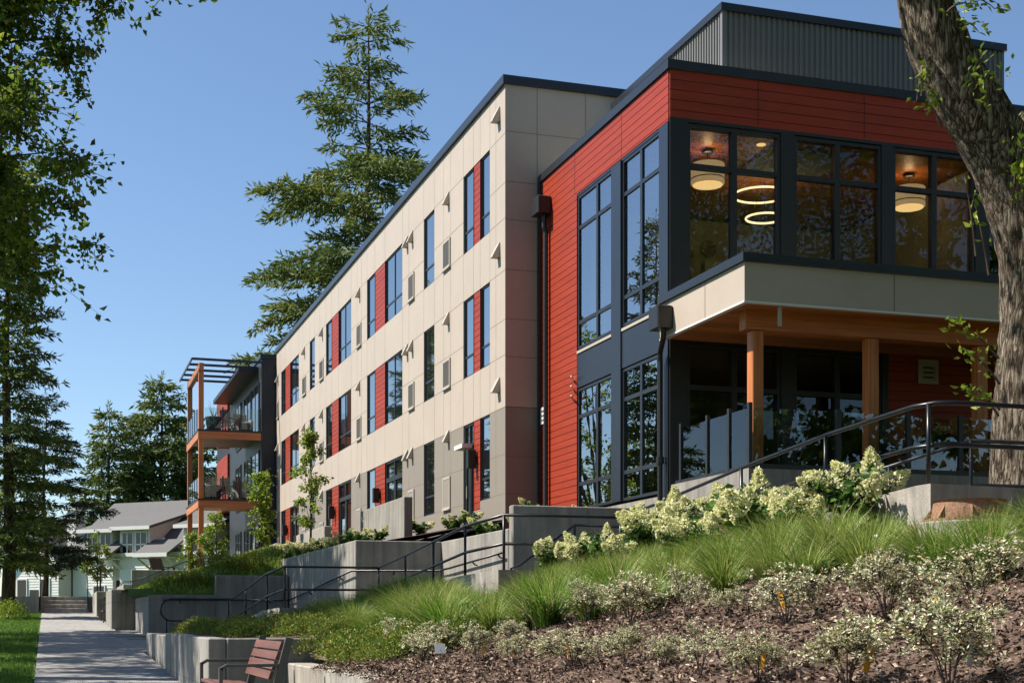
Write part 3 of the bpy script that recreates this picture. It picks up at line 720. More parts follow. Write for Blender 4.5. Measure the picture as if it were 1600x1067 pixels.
for (z, nm) in ((8.43, 'upper'), (5.37, 'lower')):
    t = thing('planter_pot', 'black barrel planter with bare twigs on the %s balcony' % nm, 'planter', (6.95, 64.65, z))
    p = MB().lathe((0,0,0), [(.26,0),(.33,.3),(.35,.62),(.33,.64),(.31,.58)], 20).build('pot', M['pot'], smooth=False); p.parent = t
    mb = MB(); r2 = random.Random(3)
    for i in range(9):
        a = r2.uniform(0, 6.28); e = Vector((math.cos(a)*.3, math.sin(a)*.3, 1.0+r2.random()*.35)); mb.tube([(0,0,.55), e*.55+Vector((0,0,.2)), e], [.012,.009,.004], 5)
    p = mb.build('twigs', M['twig']); p.parent = t
    slat_chair('balcony_chair', 'dark slatted chair beside the barrel planter on the %s balcony' % nm, (7.62, 64.9, z), 2.6, M['black'])
    t = thing('wicker_armchair', 'grey wicker armchair by the glass on the %s balcony' % nm, 'armchair', (8.3, 65.1, z), .4)
    for (nm2, bx) in (('seat', (-.33,.33,-.3,.3,.12,.42)), ('backrest', (-.33,.33,.2,.34,.42,.92)), ('armrest', (-.38,-.28,-.3,.3,.1,.62)), ('armrest', (.28,.38,-.3,.3,.1,.62))):
        q = MB().bbox(*bx, .03).build(nm2, M['wicker']); q.parent = t
    q = MB().bbox(-.27,.27,-.3,.2,.425,.52,.03).build('cushion', M['white_trim']); q.parent = t
# ------------------------------------------------------------------ red entrance pavilion
RX, RY, RE = 10.46, 23.15, 22.0
pav = thing('pavilion_building', 'red board clad corner pavilion with tall black framed windows', 'building', (RX, RY, 2.0))
mb = MB()
boards_x(mb, RX-.012, 27.78, 30.19, 1.7, 9.76, .145); boards_x(mb, RX-.012, 23.17, 27.78, 8.86, 9.76, .145)
for yv in (25.35, 27.9): mb.box(RX-.022, RX-.0165, yv-.007, yv+.007, 8.9, 9.74, 1)
boards_y(mb, RY-.012, RX-.0, RE, 8.92, 9.76, .178)
for xv in (12.2, 14.4, 16.6, 18.8): mb.box(xv-.006, xv+.006, RY-.023, RY-.0165, 8.95, 9.74, 1)
boards_y(mb, RY-.012, 14.92, RE, 2.42, 5.0, .178)
mb.build('red_cladding', [M['red'], M['red_dark']], pav)
# structural shell: walls behind, floors, ceilings
mb = MB()
mb.box(RX+.02, RX+.3, 27.78, 30.1, 1.0, 9.70, 0); mb.box(RX+.02, RX+.3, 23.2, 27.78, 8.86, 9.70, 0); mb.box(RX+.3, RE, RY+.02, RY+.3, 8.92, 9.70, 0)
mb.box(14.95, RE, RY+.02, RY+.25, 2.3, 5.0, 0)
mb.box(RE-.2, RE, RY+.3, 30.1, 1.5, 9.7, 0); mb.box(RX+.3, RE-.2, 29.9, 30.1, 1.5, 9.7, 0)
mb.box(RX+.31, RE-.2, RY+.31, 29.9, 5.2, 5.42, 1)      # upper floor
mb.box(RX+.31, RE-.2, RY+.31, 29.9, 2.2, 2.4, 1)
mb.box(RX+.31, RE-.2, RY+.31, 29.9, 9.48, 9.68, 0)      # roof
mb.box(RX+.32, RE-.3, 29.86, 29.89, 2.42, 5.18, 2); mb.box(RX+.32, RE-.3, 29.86, 29.89, 5.44, 9.2, 2); mb.box(17.9, 18.0, 24.4, 29.85, 5.44, 9.2, 2)
mb.box(13.2, 17.0, 27.4, 27.6, 5.44, 7.6, 2)
mb.build('shell', [M['interior_dark'], M['interior_floor'], M['interior']], pav)
MB().box(RX+.26, RE-.2, RY+.26, 30.1, 9.705, 9.74).build('roof', M['membrane'], pav)
MB().box(RX+.31, RE-.2, RY+.31, 29.85, 9.27, 9.40).build('ceiling', M['soffit'], pav)
MB().box(RX+.31, RE-.2, RY+.31, 29.85, 5.02, 5.10).build('ceiling', M['interior'], pav)
MB().box(13.5, 15.2, 25.0, 26.6, 9.20, 9.262).build('ceiling_panel', M['interior'], pav)
# copings
mb = MB(); mb.box(RX-.06, RX+.25, RY-.06, 30.15, 9.765, 9.93); mb.box(RX+.25, RE, RY-.06, RY+.25, 9.766, 9.928); mb.build('roof_coping', M['coping'], pav)
mb = MB(); mb.box(RX-.05, RX+.02, 30.02, 30.19, 1.7, 9.76); mb.build('corner_trim', M['black'], pav)
# corrugated penthouse
PX, PY, PE = 12.01, 24.15, 18.2
mb = MB(); z0, z1 = 10.30, 11.40; st = .115
def corr(mb, fn, a, b):
    x = a; pts = []
    while x < b:
        pts += [(x, 0), (x+st*.42, 0), (x+st*.5, .028), (x+st*.92, .028)]; x += st
    pts.append((b, 0))
    vs = []
    for (s, d) in pts: vs += [fn(s, d, z0), fn(s, d, z1)]
    mb.add(vs, [(2*i, 2*i+1, 2*i+3, 2*i+2) for i in range(len(pts)-1)])
corr(mb, lambda s, d, z: (s, PY-.03+d, z), PX, PE); corr(mb, lambda s, d, z: (PX-.03+d, s, z), PY, 29.5)
mb.box(PX+.03, PE-.02, PY+.03, 29.5, 9.7, 11.45); mb.box(PX-.045, PE, PY-.045, PY+.0, 10.2, 10.31); mb.box(PX-.045, PX+.0, PY+.0, 29.5, 10.2, 10.31)
mb.box(PX-.045, PX+.05, PY-.045, PY+.05, 10.31, 11.4); mb.box(PE-.04, PE+.02, PY-.04, 29.5, 10.2, 11.4)
mb.build('corrugated_penthouse', M['corr'], pav, fixn=False)
MB().box(PX-.08, PE+.06, PY-.08, 29.6, 11.40, 11.54).build('penthouse_coping', M['coping'], pav)
# curtain wall on the sunlit side
def curtain_x(y0, y1, z0, z1, ym, trs):
    mb = MB(); X0, X1 = RX-.0, RX+.12; f = .055
    mb.box(X0,X1,y0,y0+f,z0,z1); mb.box(X0,X1,y1-f,y1,z0,z1); mb.box(X0,X1,y0+f,y1-f,z0,z0+f); mb.box(X0,X1,y0+f,y1-f,z1-f,z1)
    mb.box(X0+.003,X1,ym-.05,ym+.05,z0+f,z1-f)
    for t in trs:
        mb.box(X0+.006,X1,y0+f,ym-.05,t-.038,t+.038); mb.box(X0+.006,X1,ym+.05,y1-f,t-.038,t+.038)
    w_ = mb.build('window', M['coping'], pav)
    MB().quad((RX+.03,y0+.05,z0+.05),(RX+.03,y0+.05,z1-.05),(RX+.03,y1-.05,z1-.05),(RX+.03,y1-.05,z0+.05)).build('pane', M['glass'], w_)
for (a, b, ym) in ((23.56, 25.33, 24.44), (25.82, 27.76, 26.68)):
    curtain_x(a, b, 5.62, 8.80, ym, (8.14, 6.17)); curtain_x(a, b, 2.28, 4.80, ym, (4.22, 2.82))
    mb = MB(); mb.box(RX-.02,RX+.1,a,b,4.82,5.50); mb.build('spandrel_panel', M['spandrel'], pav)
    mb = MB(); mb.box(RX-.03,RX+.1,a-.1,b,5.53,5.585); mb.build('sill_flashing', M['louver_trim'], pav)
mb = MB(); mb.box(RX-.045,RX+.1,25.335,25.815,2.28,8.82); mb.box(RX-.03,RX+.1,23.17,23.555,2.2,8.84); mb.box(RX-.01,RX+.12,23.56,27.78,8.805,8.85); mb.build('pilaster', M['spandrel'], pav)
mb = MB(); mb.box(RX-.02,RX+.25,23.1,27.78,1.4,2.22); mb.build('base_course', M['conc'], pav)
# front windows in the shade
def curtain_y(x0, x1, z0, z1, xm, trs):
    mb = MB(); Y0, Y1 = RY-.0, RY+.12; f = .06
    mb.box(x0,x0+f,Y0,Y1,z0,z1); mb.box(x1-f,x1,Y0,Y1,z0,z1); mb.box(x0+f,x1-f,Y0,Y1,z0,z0+f); mb.box(x0+f,x1-f,Y0,Y1,z1-f,z1); mb.box(xm-.055,xm+.055,Y0+.003,Y1,z0+f,z1-f)
    for t in trs: mb.box(x0+f,xm-.055,Y0+.006,Y1,t-.045,t+.045); mb.box(xm+.055,x1-f,Y0+.006,Y1,t-.045,t+.045)
    w_ = mb.build('window', M['black'], pav)
    MB().quad((x0+.04,RY+.08,z0+.04),(x1-.04,RY+.08,z0+.04),(x1-.04,RY+.08,z1-.04),(x0+.04,RY+.08,z1-.04)).build('pane', M['glass_front'], w_)
xw = [(10.80,12.66,11.735),(12.94,14.77,13.845),(15.02,16.83,15.93),(17.1,18.9,18.0),(19.2,21.0,20.1)]
for (a, b, xm) in xw: curtain_y(a, b, 5.72, 8.84, xm, (8.10,))
for (a, b, xm) in xw[:2]: curtain_y(a, b, 2.44, 4.92, xm, (4.15,))
mb = MB()
ed = [RX-.0] + [q for (a, b, xm) in xw for q in (a, b)] + [RE]
for a, b in zip(ed[::2], ed[1::2]): mb.box(a+.002, b-.002, RY-.02, RY+.14, 5.0, 8.86)
mb.box(RX+.0, RE, RY-.018, RY+.2, 8.862, 8.92)
for (a, b, xm) in xw: mb.box(a, b, RY-.01, RY+.14, 5.0, 5.71)
for a, b in ((RX, 10.79), (12.67, 12.93), (14.78, 14.92)): mb.box(a, b, RY-.02, RY+.14, 2.3, 4.998)
mb.box(10.8, 14.78, RY-.01, RY+.14, 4.93, 4.997); mb.build('window_wall', M['black'], pav)
# patio canopy
CX, CYF = 10.26, 19.9
mb = MB(); mb.box(CX, CX+.06, CYF+.06, RY-.03, 4.96, 5.56, 0); mb.box(CX, RE, CYF, CYF+.06, 4.96, 5.56, 0); mb.box(CX+.06, RE, CYF+.06, RY-.03, 5.3, 5.52, 0)
mb.box(CX-.012, CX+.08, CYF-.012, RY-.03, 4.93, 4.958, 2); mb.box(CX+.08, RE, CYF-.012, CYF+.08, 4.93, 4.958, 2)
for x in (12.94, 15.4, 17.9): mb.box(x-.006, x+.006, CYF-.004, CYF-.0, 4.97, 5.55, 1)
for yv in (21.3,): mb.box(CX-.004, CX-.0, yv-.006, yv+.006, 4.97, 5.55, 1)
can = mb.build('patio_canopy', [M['beige'], M['beige_joint'], M['white_trim']], pav)
mb = MB(); mb.box(CX-.05, CX+.2, CYF-.05, RY-.03, 5.565, 5.70); mb.box(CX+.2, RE, CYF-.05, CYF+.2, 5.566, 5.699); mb.build('coping', M['coping'], can)
MB().box(CX+.09, RE, CYF+.09, RY-.03, 4.97, 5.02).build('soffit', M['soffit'], can)
MB().box(10.6, RE, 20.52, 20.74, 4.66, 4.965).build('beam', M['wood_x'], can)
for x in (11.6, 13.6, 15.6): MB().lathe((x, 21.7, 4.955), [(.1,0),(.1,.012)], 16).build('soffit_light', M['white_trim'], can)
MB().box(10.9, 10.96, 19.99, 20.02, 4.62, 4.93).build('soffit_bracket', M['louver_trim'], can)
for x in (10.83, 12.96, 15.09, 17.2): MB().bbox(x-.1, x+.1, 20.53, 20.73, 2.4, 4.655, .012).build('timber_post', M['wood'], pav)
# patio slab wall and glass railing
mb = MB(); mb.box(10.42, RE, 20.07, 23.0, .2, 2.38); mb.build('patio_base', M['conc'], pav)
mb = MB()
for yv in (20.15, 20.85, 21.65, 22.7): mb.box(10.45, 10.51, yv-.035, yv+.035, 2.38, 3.42)
for x in (12.05, 13.35, 14.35, 15.55, 17.0): mb.box(x-.04, x+.04, 20.1, 20.16, 2.38, 3.38)
mb.box(10.46, RE, 20.105, 20.155, 2.38, 2.46); mb.box(10.455, 10.505, 20.16, 22.9, 2.38, 2.44)
gr = mb.build('glass_railing', M['black'], pav)
MB().box(10.53, RE-.1, 20.126, 20.134, 2.46, 3.34).build('glass_panel', M['rail_glass'], gr)
MB().box(10.476, 10.484, 20.2, 22.68, 2.44, 3.34).build('glass_panel', M['rail_glass'], gr)
# vents, downpipes
for (bx, axis) in (((15.55, 15.98, 4.45, 4.9), 'y'),):
    a, b, c, d = bx; Yv = RY-.03
    mb = MB(); t = .06
    mb.box(a,a+t,Yv-.03,Yv,c,d,0); mb.box(b-t,b,Yv-.03,Yv,c,d,0); mb.box(a+t,b-t,Yv-.03,Yv,c,c+t,0); mb.box(a+t,b-t,Yv-.03,Yv,d-t,d,0); mb.box(a+t,b-t,Yv-.02,Yv-.01,c+t,d-t,0)
    for i in range(3): mb.box(a+.1,b-.1,Yv-.028,Yv-.021,c+.1+i*.09,c+.14+i*.09,1)
    mb.build('wall_vent', [M['louver_trim'], M['interior_dark']], pav)
mb = MB(); Xv = RX-.02; a, b, c, d = 29.72, 30.0, 4.35, 4.72; mb.box(Xv-.03,Xv,a,b,c,d,0)
for i in range(3): mb.box(Xv-.034,Xv-.03,a+.06,b-.06,c+.06+i*.1,c+.1+i*.1,1)
mb.build('wall_vent', [M['white_trim'], M['interior_dark']], pav)
mb = MB(); mb.bbox(RX-.34, RX-.02, 29.35, 29.8, 8.9, 9.28, .02); mb.tube([(RX-.14,29.5,8.95),(RX-.14,29.5,8.6),(RX-.10,29.5,8.5),(RX-.10,29.5,1.8)], .055, 8); mb.build('downpipe', M['black'], pav)
mb = MB(); mb.bbox(CX-.3, CX-.0, 22.55, 22.95, 5.05, 5.44, .02); mb.build('rain_head', M['black'], pav)
mb = MB(); mb.tube([(CX-.12,22.7,5.06),(CX-.1,22.75,4.92),(RX-.14,23.25,4.75),(RX-.12,23.3,4.6),(RX-.12,23.3,2.9)], .05, 8, 0); mb.tube([(RX-.12,23.3,2.9),(RX-.12,23.3,2.78)], .075, 8, 0); mb.tube([(RX-.12,23.3,2.78),(RX-.12,23.3,1.6)], .05, 8, 0); mb.build('downpipe', M['black'], pav)
mb = MB()
for i in range(3): mb.beam((RX-.03,27.95,5.0-i*.2),(RX-.16,27.75,5.06-i*.2),.03,.03)
mb.build('sensor_bracket', M['white_trim'], pav)
# lamps and round wall discs inside
def drum(x, y_, z, label):
    t = thing('drum_pendant', label, 'pendant lamp', (x, y_, z), 0, 'drum pendants upstairs')
    p = MB().lathe((0,0,0), [(.30,0),(.33,.02),(.33,.40),(.31,.40)], 28).build('shade', M['drum']); p.parent = t
    p = MB().lathe((0,0,-.012), [(.29,0),(.29,.01)], 28).build('diffuser', M['drum_bottom']); p.parent = t
    mb = MB(); mb.tube([(0,0,.4),(0,0,9.25-z)], .012, 6); mb.lathe((0,0,9.2-z), [(.12,0),(.12,.06)], 16); p = mb.build('rod', M['black']); p.parent = t
    mb = MB(); mb.lathe((0,0,.1), [(.333,0),(.336,.01),(.333,.02)], 28); p = mb.build('band', M['rust']); p.parent = t
for (x, y_, z, e_) in ((12.34,25.5,9.1,1.8),(17.0,25.6,9.1,1.8),(14.35,27.0,8.75,2)):
    l_ = bpy.data.lights.new('lamp_light', 'POINT'); l_.energy = e_; l_.color = (1,.62,.3); l_.shadow_soft_size = .08; o_ = bpy.data.objects.new('lamp_light', l_); C.objects.link(o_); o_.location = (x, y_, z)
drum(12.34, 25.5, 8.57, 'lit drum pendant nearest the building corner, in the upper window'); drum(17.0, 25.6, 8.57, 'lit drum pendant in the third upper window, beside the tree trunk')
def ring(x, y_, z, r, label):
    t = thing('ring_pendant', label, 'pendant lamp', (x, y_, z), 0, 'ring pendants upstairs')
    n = 40; p = MB().tube([(r*math.cos(2*PI*i/n), r*math.sin(2*PI*i/n), 0) for i in range(n+1)], .022, 6, caps=False).build('ring', M['ring']); p.parent = t
    mb = MB()
    for i in range(3): a = i*2.1; mb.tube([(r*math.cos(a), r*math.sin(a), 0), (0, 0, 9.25-z)], .004, 4)
    p = mb.build('cable', M['black']); p.parent = t
ring(14.3, 27.0, 8.98, .58, 'large lit ring pendant, the upper of two'); ring(14.4, 27.0, 8.5, .40, 'small lit ring pendant hanging below the large ring')
for i, (x, z, r) in enumerate(((12.55, 8.35, .2), (12.1, 8.2, .09), (12.0, 7.55, .16), (12.05, 6.95, .13), (11.55, 8.0, .22))):
    t = MB().lathe((0,0,0), [(r*.6,0),(r,.02),(r*.9,.05)], 18).build('wall_disc', M['wicker']); t.location = (x+1.9, 29.84, z+.2); t.rotation_euler = (PI/2, 0, 0)
    tag(t, 'round woven disc hung on the pale wall inside the upper corner window', 'wall decoration', 'woven discs on the upstairs wall')
for i, (x, y_, z, lb) in enumerate(((13.2, 24.9, 9.255, 'round lit downlight in the timber ceiling near the ring pendants'), (17.6, 26.5, 9.255, 'round lit downlight in the timber ceiling near the trunk'))):
    t = MB().lathe((x, y_, z), [(.09,0),(.09,.012)], 16).build('downlight', M['drum_bottom']); tag(t, lb, 'downlight')
# dark chairs and table on the patio behind the glass
slat_chair('patio_chair', 'black slatted patio chair behind the glass rail between the second and third posts', (13.9, 21.3, 2.385), 1.2, M['black'])
slat_chair('patio_chair', 'black slatted patio chair nearest the big trunk behind the glass rail', (15.9, 21.2, 2.385), -2.0, M['black'])
def umbrella(x, y_, label):
    t = thing('patio_umbrella', label, 'umbrella', (x, y_, 2.385), 0, 'low black umbrellas on the patio')
    mb = MB(); n = 8; vs = [(0,0,1.08)] + [(.75*math.cos(2*PI*k/n), .75*math.sin(2*PI*k/n), .72) for k in range(n)] + [(0,0,1.05)] + [(.75*math.cos(2*PI*k/n), .75*math.sin(2*PI*k/n), .64) for k in range(n)]
    fs = []
    for k in range(n):
        k2 = (k+1) % n; fs += [(0, 1+k, 1+k2), (n+1, n+2+k2, n+2+k), (1+k, n+2+k, n+2+k2, 1+k2)]
    mb.add(vs, fs); p = mb.build('canopy', M['black']); p.parent = t
    p = MB().tube([(0,0,0),(0,0,1.16)], .02, 8).build('pole', M['black']); p.parent = t
    p = MB().lathe((0,0,1.12), [(.02,0),(.045,.05),(.02,.1)], 10).build('finial', M['black']); p.parent = t
    p = MB().lathe((0,0,0), [(.22,0),(.22,.05),(.04,.08)], 16).build('base', M['black']); p.parent = t
umbrella(15.25, 22.1, 'low black umbrella behind the glass rail, smaller one beside the second post'); umbrella(16.3, 21.6, 'low black umbrella behind the glass rail, nearest the trunk')

# ------------------------------------------------------------------ concrete walls, each a thing
def cwall(name, boxes, label, m=None):
    mb = MB()
    for b_ in boxes: mb.bbox(*b_, .014)
    return tag(mb.build(name, m or M['conc']), label, 'wall')
cwall('retaining_wall', [(1.75, 1.95, 22.49, 28.0, -1.4, -.25), (1.952, 3.78, 27.8, 28.0, -1.4, -.252), (1.69, 1.90, 16.32, 22.45, -1.4, -.205), (1.902, 3.7, 16.30, 16.50, -1.4, -.207), (1.902, 2.9, 22.25, 22.451, -1.4, -.206)], 'low concrete planter wall along the path, beyond the wooden bench')
cwall('retaining_wall', [(2.58, 2.86, 11.75, 16.29, -1.6, -.49)], 'low concrete wall behind the wooden bench, mulch bank on top', M['conc_sunlit'])
cwall('retaining_wall', [(2.18, 2.4, 34.42, 39.58, -.6, .58), (2.18, 3.73, 34.2, 34.41, -.6, .582), (3.732, 5.45, 34.21, 34.412, -.6, 1.06)], 'stepped concrete wall behind the rounded railing end at the path')
cwall('retaining_wall', [(1.56, 2.6, 39.6, 39.85, -.5, .82), (1.56, 1.8, 39.852, 43.5, -.5, .818)], 'short square concrete wall end jutting to the path, in front of the far bench')
cwall('retaining_wall', [(2.05, 2.3, 43.5, 52, -.4, 1.05), (1.55, 1.8, 52.2, 57.3, -.4, 1.0), (1.55, 2.3, 52, 52.19, -.4, 1.002)], 'sunlit concrete wall behind the far bench, by the steps', M['conc_sunlit'])
cwall('terrace_wall', [(5.47, 5.68, 26.62, 36.2, -.5, 1.5), (5.47, 7.15, 26.4, 26.61, -.5, 1.502), (7.15, 7.36, 22.22, 26.61, -.3, 1.498)], 'long concrete terrace wall below the hydrangeas, stepping forward by the railing')
cwall('terrace_wall', [(7.16, 10.41, 22.0, 22.21, -.2, 1.87)], 'tall shaded concrete wall in front of the red pavilion base')
cwall('patio_wall', [(7.5, 7.7, 30.9, 35.6, .8, 2.75)], 'shaded blue-grey concrete patio wall, nearest of the three below the cream facade')
cwall('patio_wall', [(7.5, 7.7, 40.6, 45.5, .8, 2.7)], 'sunlit concrete patio wall with the taller sapling in front, middle of three', M['conc_sunlit'])
cwall('patio_wall', [(7.5, 7.7, 49.8, 55.0, .8, 2.68)], 'sunlit concrete patio wall farthest along, with the bushy sapling before it', M['conc_sunlit'])
cwall('patio_wall', [(3.05, 8.6, 58.0, 58.25, .4, 1.98)], 'sunlit concrete wall under the two garden chairs', M['conc_sunlit'])
# kerb walls that carry the ramp railing
mb = MB()
def kerb(mb, pts, t=.22, zb=-1.):
    for (a, b) in zip(pts, pts[1:]):
        (x0,y0,z0),(x1,y1,z1) = a, b
        if abs(x1-x0) < 1e-6: vs = [(x0-t/2,y0,zb),(x0+t/2,y0,zb),(x1+t/2,y1,zb),(x1-t/2,y1,zb),(x0-t/2,y0,z0),(x0+t/2,y0,z0),(x1+t/2,y1,z1),(x1-t/2,y1,z1)]
        else: vs = [(x0,y0-t/2,zb),(x1,y1-t/2,zb),(x1,y1+t/2,zb),(x0,y0+t/2,zb),(x0,y0-t/2,z0),(x1,y1-t/2,z1),(x1,y1+t/2,z1),(x0,y0+t/2,z0)]
        mb.add(vs, [(0,3,2,1),(4,5,6,7),(0,1,5,4),(1,2,6,5),(2,3,7,6),(3,0,4,7)])
kerb(mb, [(3.89,32.9,-.25),(3.89,26.9,.17),(3.89,24.91,.21)]); kerb(mb, [(3.78,24.8,.21),(5.44,24.8,.21)]); tag(mb.build('kerb_wall', M['conc']), 'low concrete kerb wall under the lowest stretch of black railing', 'wall')
mb = MB(); kerb(mb, [(5.56,24.91,.2),(5.56,22.8,.35),(5.56,19.26,.61),(5.56,17.57,.64)]); kerb(mb, [(5.45,17.46,.642),(7.07,17.46,.642)]); tag(mb.build('kerb_wall', M['conc_sunlit']), 'sunlit concrete kerb wall rising out of the grasses, mid railing', 'wall')
mb = MB(); kerb(mb, [(7.18,17.35,.64),(7.18,14.0,.80),(7.18,12.2,1.05),(7.18,10.55,1.15)]); kerb(mb, [(7.07,10.44,1.15),(9.4,10.44,1.12),(12,10.44,1.1)]); tag(mb.build('kerb_wall', M['conc_sunlit']), 'pale concrete kerb wall behind the rusty ring at the top landing', 'wall')

# ------------------------------------------------------------------ railings
RR = .021
def smooth_pts(pts, r=.06):
    return pts
def railing(name, label, rails, posts, post_r=.02):
    t = thing(name, label, 'railing', rails[0][1][0])
    for (nm, pts) in rails: MB().tube(pts, RR, 8).build(nm, M['rail'], t, smooth=True)
    for (x, y_, z0, z1) in posts:
        MB().tube([(x,y_,z0),(x,y_,z1)], post_r, 8).build('post', M['rail'], t, smooth=True)
    return t
def off(pts, dz): return [(x, y_, z+dz) for (x, y_, z) in pts]
def arc_end(x, y_, z, h, n=8):   # half-round end turned towards the path
    return [(x - h*math.sin(PI*i/n), y_, z - h + h*math.cos(PI*i/n)) for i in range(n+1)]
topA = [(2.62,33.0,.48),(3.89,33.0,.48),(3.89,31.9,.50),(3.89,26.9,.873),(3.89,24.8,.926),(5.56,24.8,.926)]
midA = [(2.62,33.0,-.02),(3.89,33.0,-.02),(3.89,31.9,.05),(3.89,26.9,.45),(3.89,24.8,.53),(5.56,24.8,.53)]
loop = arc_end(2.62, 33.0, .48, .25)
railing('guard_railing', 'black pipe railing with rounded end beside the path, lowest stretch', [('rail', loop[::-1] + topA[1:]), ('rail', midA)],
        [(2.5,33.0,-.44,-.0),(3.89,33.0,-.44,.48),(3.89,30.0,-.04,.64),(3.89,26.9,.17,.873),(3.89,24.8,.2,.926)])
topB = [(5.56,24.8,.926),(5.56,22.8,1.053),(5.56,19.26,1.317),(5.56,17.46,1.35),(7.18,17.46,1.35)]
midB = off(topB, -.37)
railing('guard_railing', 'black pipe railing above the grasses, middle stretch', [('rail', topB), ('rail', midB)],
        [(5.56,24.8,.2,.926),(5.56,22.8,.35,1.053),(5.56,21.0,.48,1.187),(5.56,19.26,.61,1.317),(5.56,17.46,.64,1.35)])
topC = [(7.18,17.46,1.35),(7.18,16.3,1.44),(7.18,14.0,1.657),(7.18,12.23,1.795),(7.18,10.75,1.862),(7.24,10.5,1.862),(7.4,10.44,1.862),(13.5,10.44,1.85)]
midC = off(topC, -.36)
railing('guard_railing', 'black pipe railing climbing to the trunk, uppermost stretch', [('rail', topC), ('rail', midC)],
        [(7.18,17.46,.64,1.35),(7.18,15.7,.72,1.495),(7.18,14.0,.8,1.657),(7.18,12.23,1.05,1.795),(7.18,10.52,1.14,1.86),(9.5,10.44,1.1,1.855)])
inn = [(6.97,21.5,.3),(6.97,21.5,.82),(7.05,21.3,.86),(7.48,20.0,1.42),(8.65,20.0,1.40),(8.65,15.4,1.51),(8.65,11.96,1.77),(14,11.96,1.77)]
inn2 = [(7.48,20.0,1.0),(8.65,20.0,.98),(8.65,15.4,1.1),(8.65,11.96,1.33),(14,11.96,1.33)]
railing('handrail', 'inner black handrail on the far side of the upper ramp', [('rail', inn), ('rail', inn2)], [(7.25,20.7,.4,1.12),(7.48,20.0,.4,1.42),(8.65,17.6,.5,1.44),(8.65,15.4,.6,1.51),(8.65,13.4,.8,1.66),(8.65,11.96,.9,1.77)])
def wall_rail(label, pts, br):
    t = thing('handrail', label, 'railing', pts[0]); MB().tube(pts, .019, 8).build('rail', M['rail'], t, smooth=True)
    for (a, b) in br: MB().tube([a, ((a[0]+b[0])/2, (a[1]+b[1])/2, a[2]-.05), b], .014, 6).build('bracket', M['rail'], t)
wall_rail('black wall mounted handrail along the stepped concrete wall at the path', [(2.5,34.1,.47),(5.38,34.1,.47),(5.38,33.0,.50),(5.38,26.3,.92),(7.06,26.3,.94),(7.06,25.5,.96),(7.06,22.3,1.1)],
          [((2.9,34.1,.46),(2.9,34.2,.40)),((5.0,34.1,.46),(5.0,34.2,.40)),((5.38,31,.62),(5.47,31,.56)),((5.38,27.5,.84),(5.47,27.5,.78)),((6.2,26.3,.92),(6.2,26.4,.86)),((7.06,24,1.02),(7.15,24,.96)),((7.06,22.5,1.08),(7.15,22.5,1.02))])
wall_rail('grey metal handrail rising to the two garden chairs', [(2.75,57.6,1.1),(2.6,57.6,1.3),(2.75,57.6,1.5),(3.0,57.6,1.5),(3.4,57.4,1.62),(5.6,57.0,2.5)], [((3.0,57.6,1.5),(3.0,57.6,.9)),((4.4,57.2,2.02),(4.4,57.2,1.3))])

# ------------------------------------------------------------------ benches
def bench(label, loc):
    t = thing('park_bench', label, 'bench', loc, 0)
    Lb = 1.85; bw = M['bench_wood']; bm = M['bench_metal']
    sx = [(0.02,.115),(.13,.225),(.24,.335),(.35,.445)]
    mb = MB()
    for i, (a, b) in enumerate(sx): z = .45 - .03*i/3; mb.bbox(a, b, 0.02, Lb-.02, z-.035, z, .008)
    p = mb.build('seat', bw); p.parent = t
    mb = MB()
    for i in range(4):
        zc = .56 + i*.115; xc = .49 + (zc-.45)*.30; mb.beam((xc, .03, zc), (xc, Lb-.03, zc), .032, .098, up=(.29,0,.96))
    p = mb.build('backrest', bw); p.parent = t
    for y_ in (.0, Lb):
        mb = MB(); mb.beam((.52, y_, .2), (.70, y_, 1.0), .075, .05, up=(0,1,0)); p = mb.build('back_frame', bm); p.parent = t
        mb = MB(); mb.beam((.6,y_,.78-.1),(.1,y_,.68),.06,.035, up=(0,0,1)); mb.beam((.1,y_,.69),(.03,y_,.64),.06,.035); mb.beam((.03,y_,.655),(.03,y_,.0),.06,.035, up=(1,0,0)); p = mb.build('armrest', bm); p.parent = t
        mb = MB(); mb.beam((.03,y_,.40),(.56,y_,.37),.05,.04); p = mb.build('seat_frame', bm); p.parent = t
        mb = MB(); mb.beam((.53,y_,.26),(.57,y_,.0),.06,.04, up=(1,0,0)); p = mb.build('leg', bm); p.parent = t
    t.scale = (1, 1, .84)
    return t
bench('brown slatted bench with grey metal arms in the wall alcove, nearest the camera', (1.55, 14.05, zp(15)-.02))
b2 = bench('grey framed bench against the sunlit wall far down the path', (1.50, 44.6, zp(45)))

# ------------------------------------------------------------------ steps, lamps, house at the end of the path
st = thing('concrete_steps', 'flight of broad pale steps at the far end of the path', 'steps', (.5, 57.7, zp(57)))
for i in range(4): MB().bbox(-.40, 1.42, 57.6+.34*i, 59.3, zp(57)-.2, .30+.155*(i+1), .02).build('step', M['conc_sunlit'], st)
MB().bbox(-.75, -.42, 57.2, 59.4, -.2, 1.15, .02).build('cheek_wall', M['conc_sunlit'], st)
for x in (-.36, 1.38): MB().tube([(x,57.3,.4),(x,57.3,1.3),(x,57.6,1.45),(x,59.2,2.1)], .022, 6).build('handrail', M['rail'], st)
tag(MB().box(-3, 40, 59.3, 70, -.5, .92).build('upper_path', M['conc_path']), kind='structure')
for (x, y_, z, lb) in ((.85, 61, .92, 'slim black path light left of the yellow green sapling'), (1.95, 60.5, .92, 'slim black path light under the yellow green sapling')):
    t = thing('path_light', lb, 'lamp', (x, y_, z)); p = MB().tube([(0,0,0),(0,0,1.2)], .035, 8).build('post', M['black']); p.parent = t
    p = MB().lathe((0,0,1.2), [(.05,0),(.16,.03),(.14,.09),(.03,.12)], 12).build('lamp_head', M['black']); p.parent = t
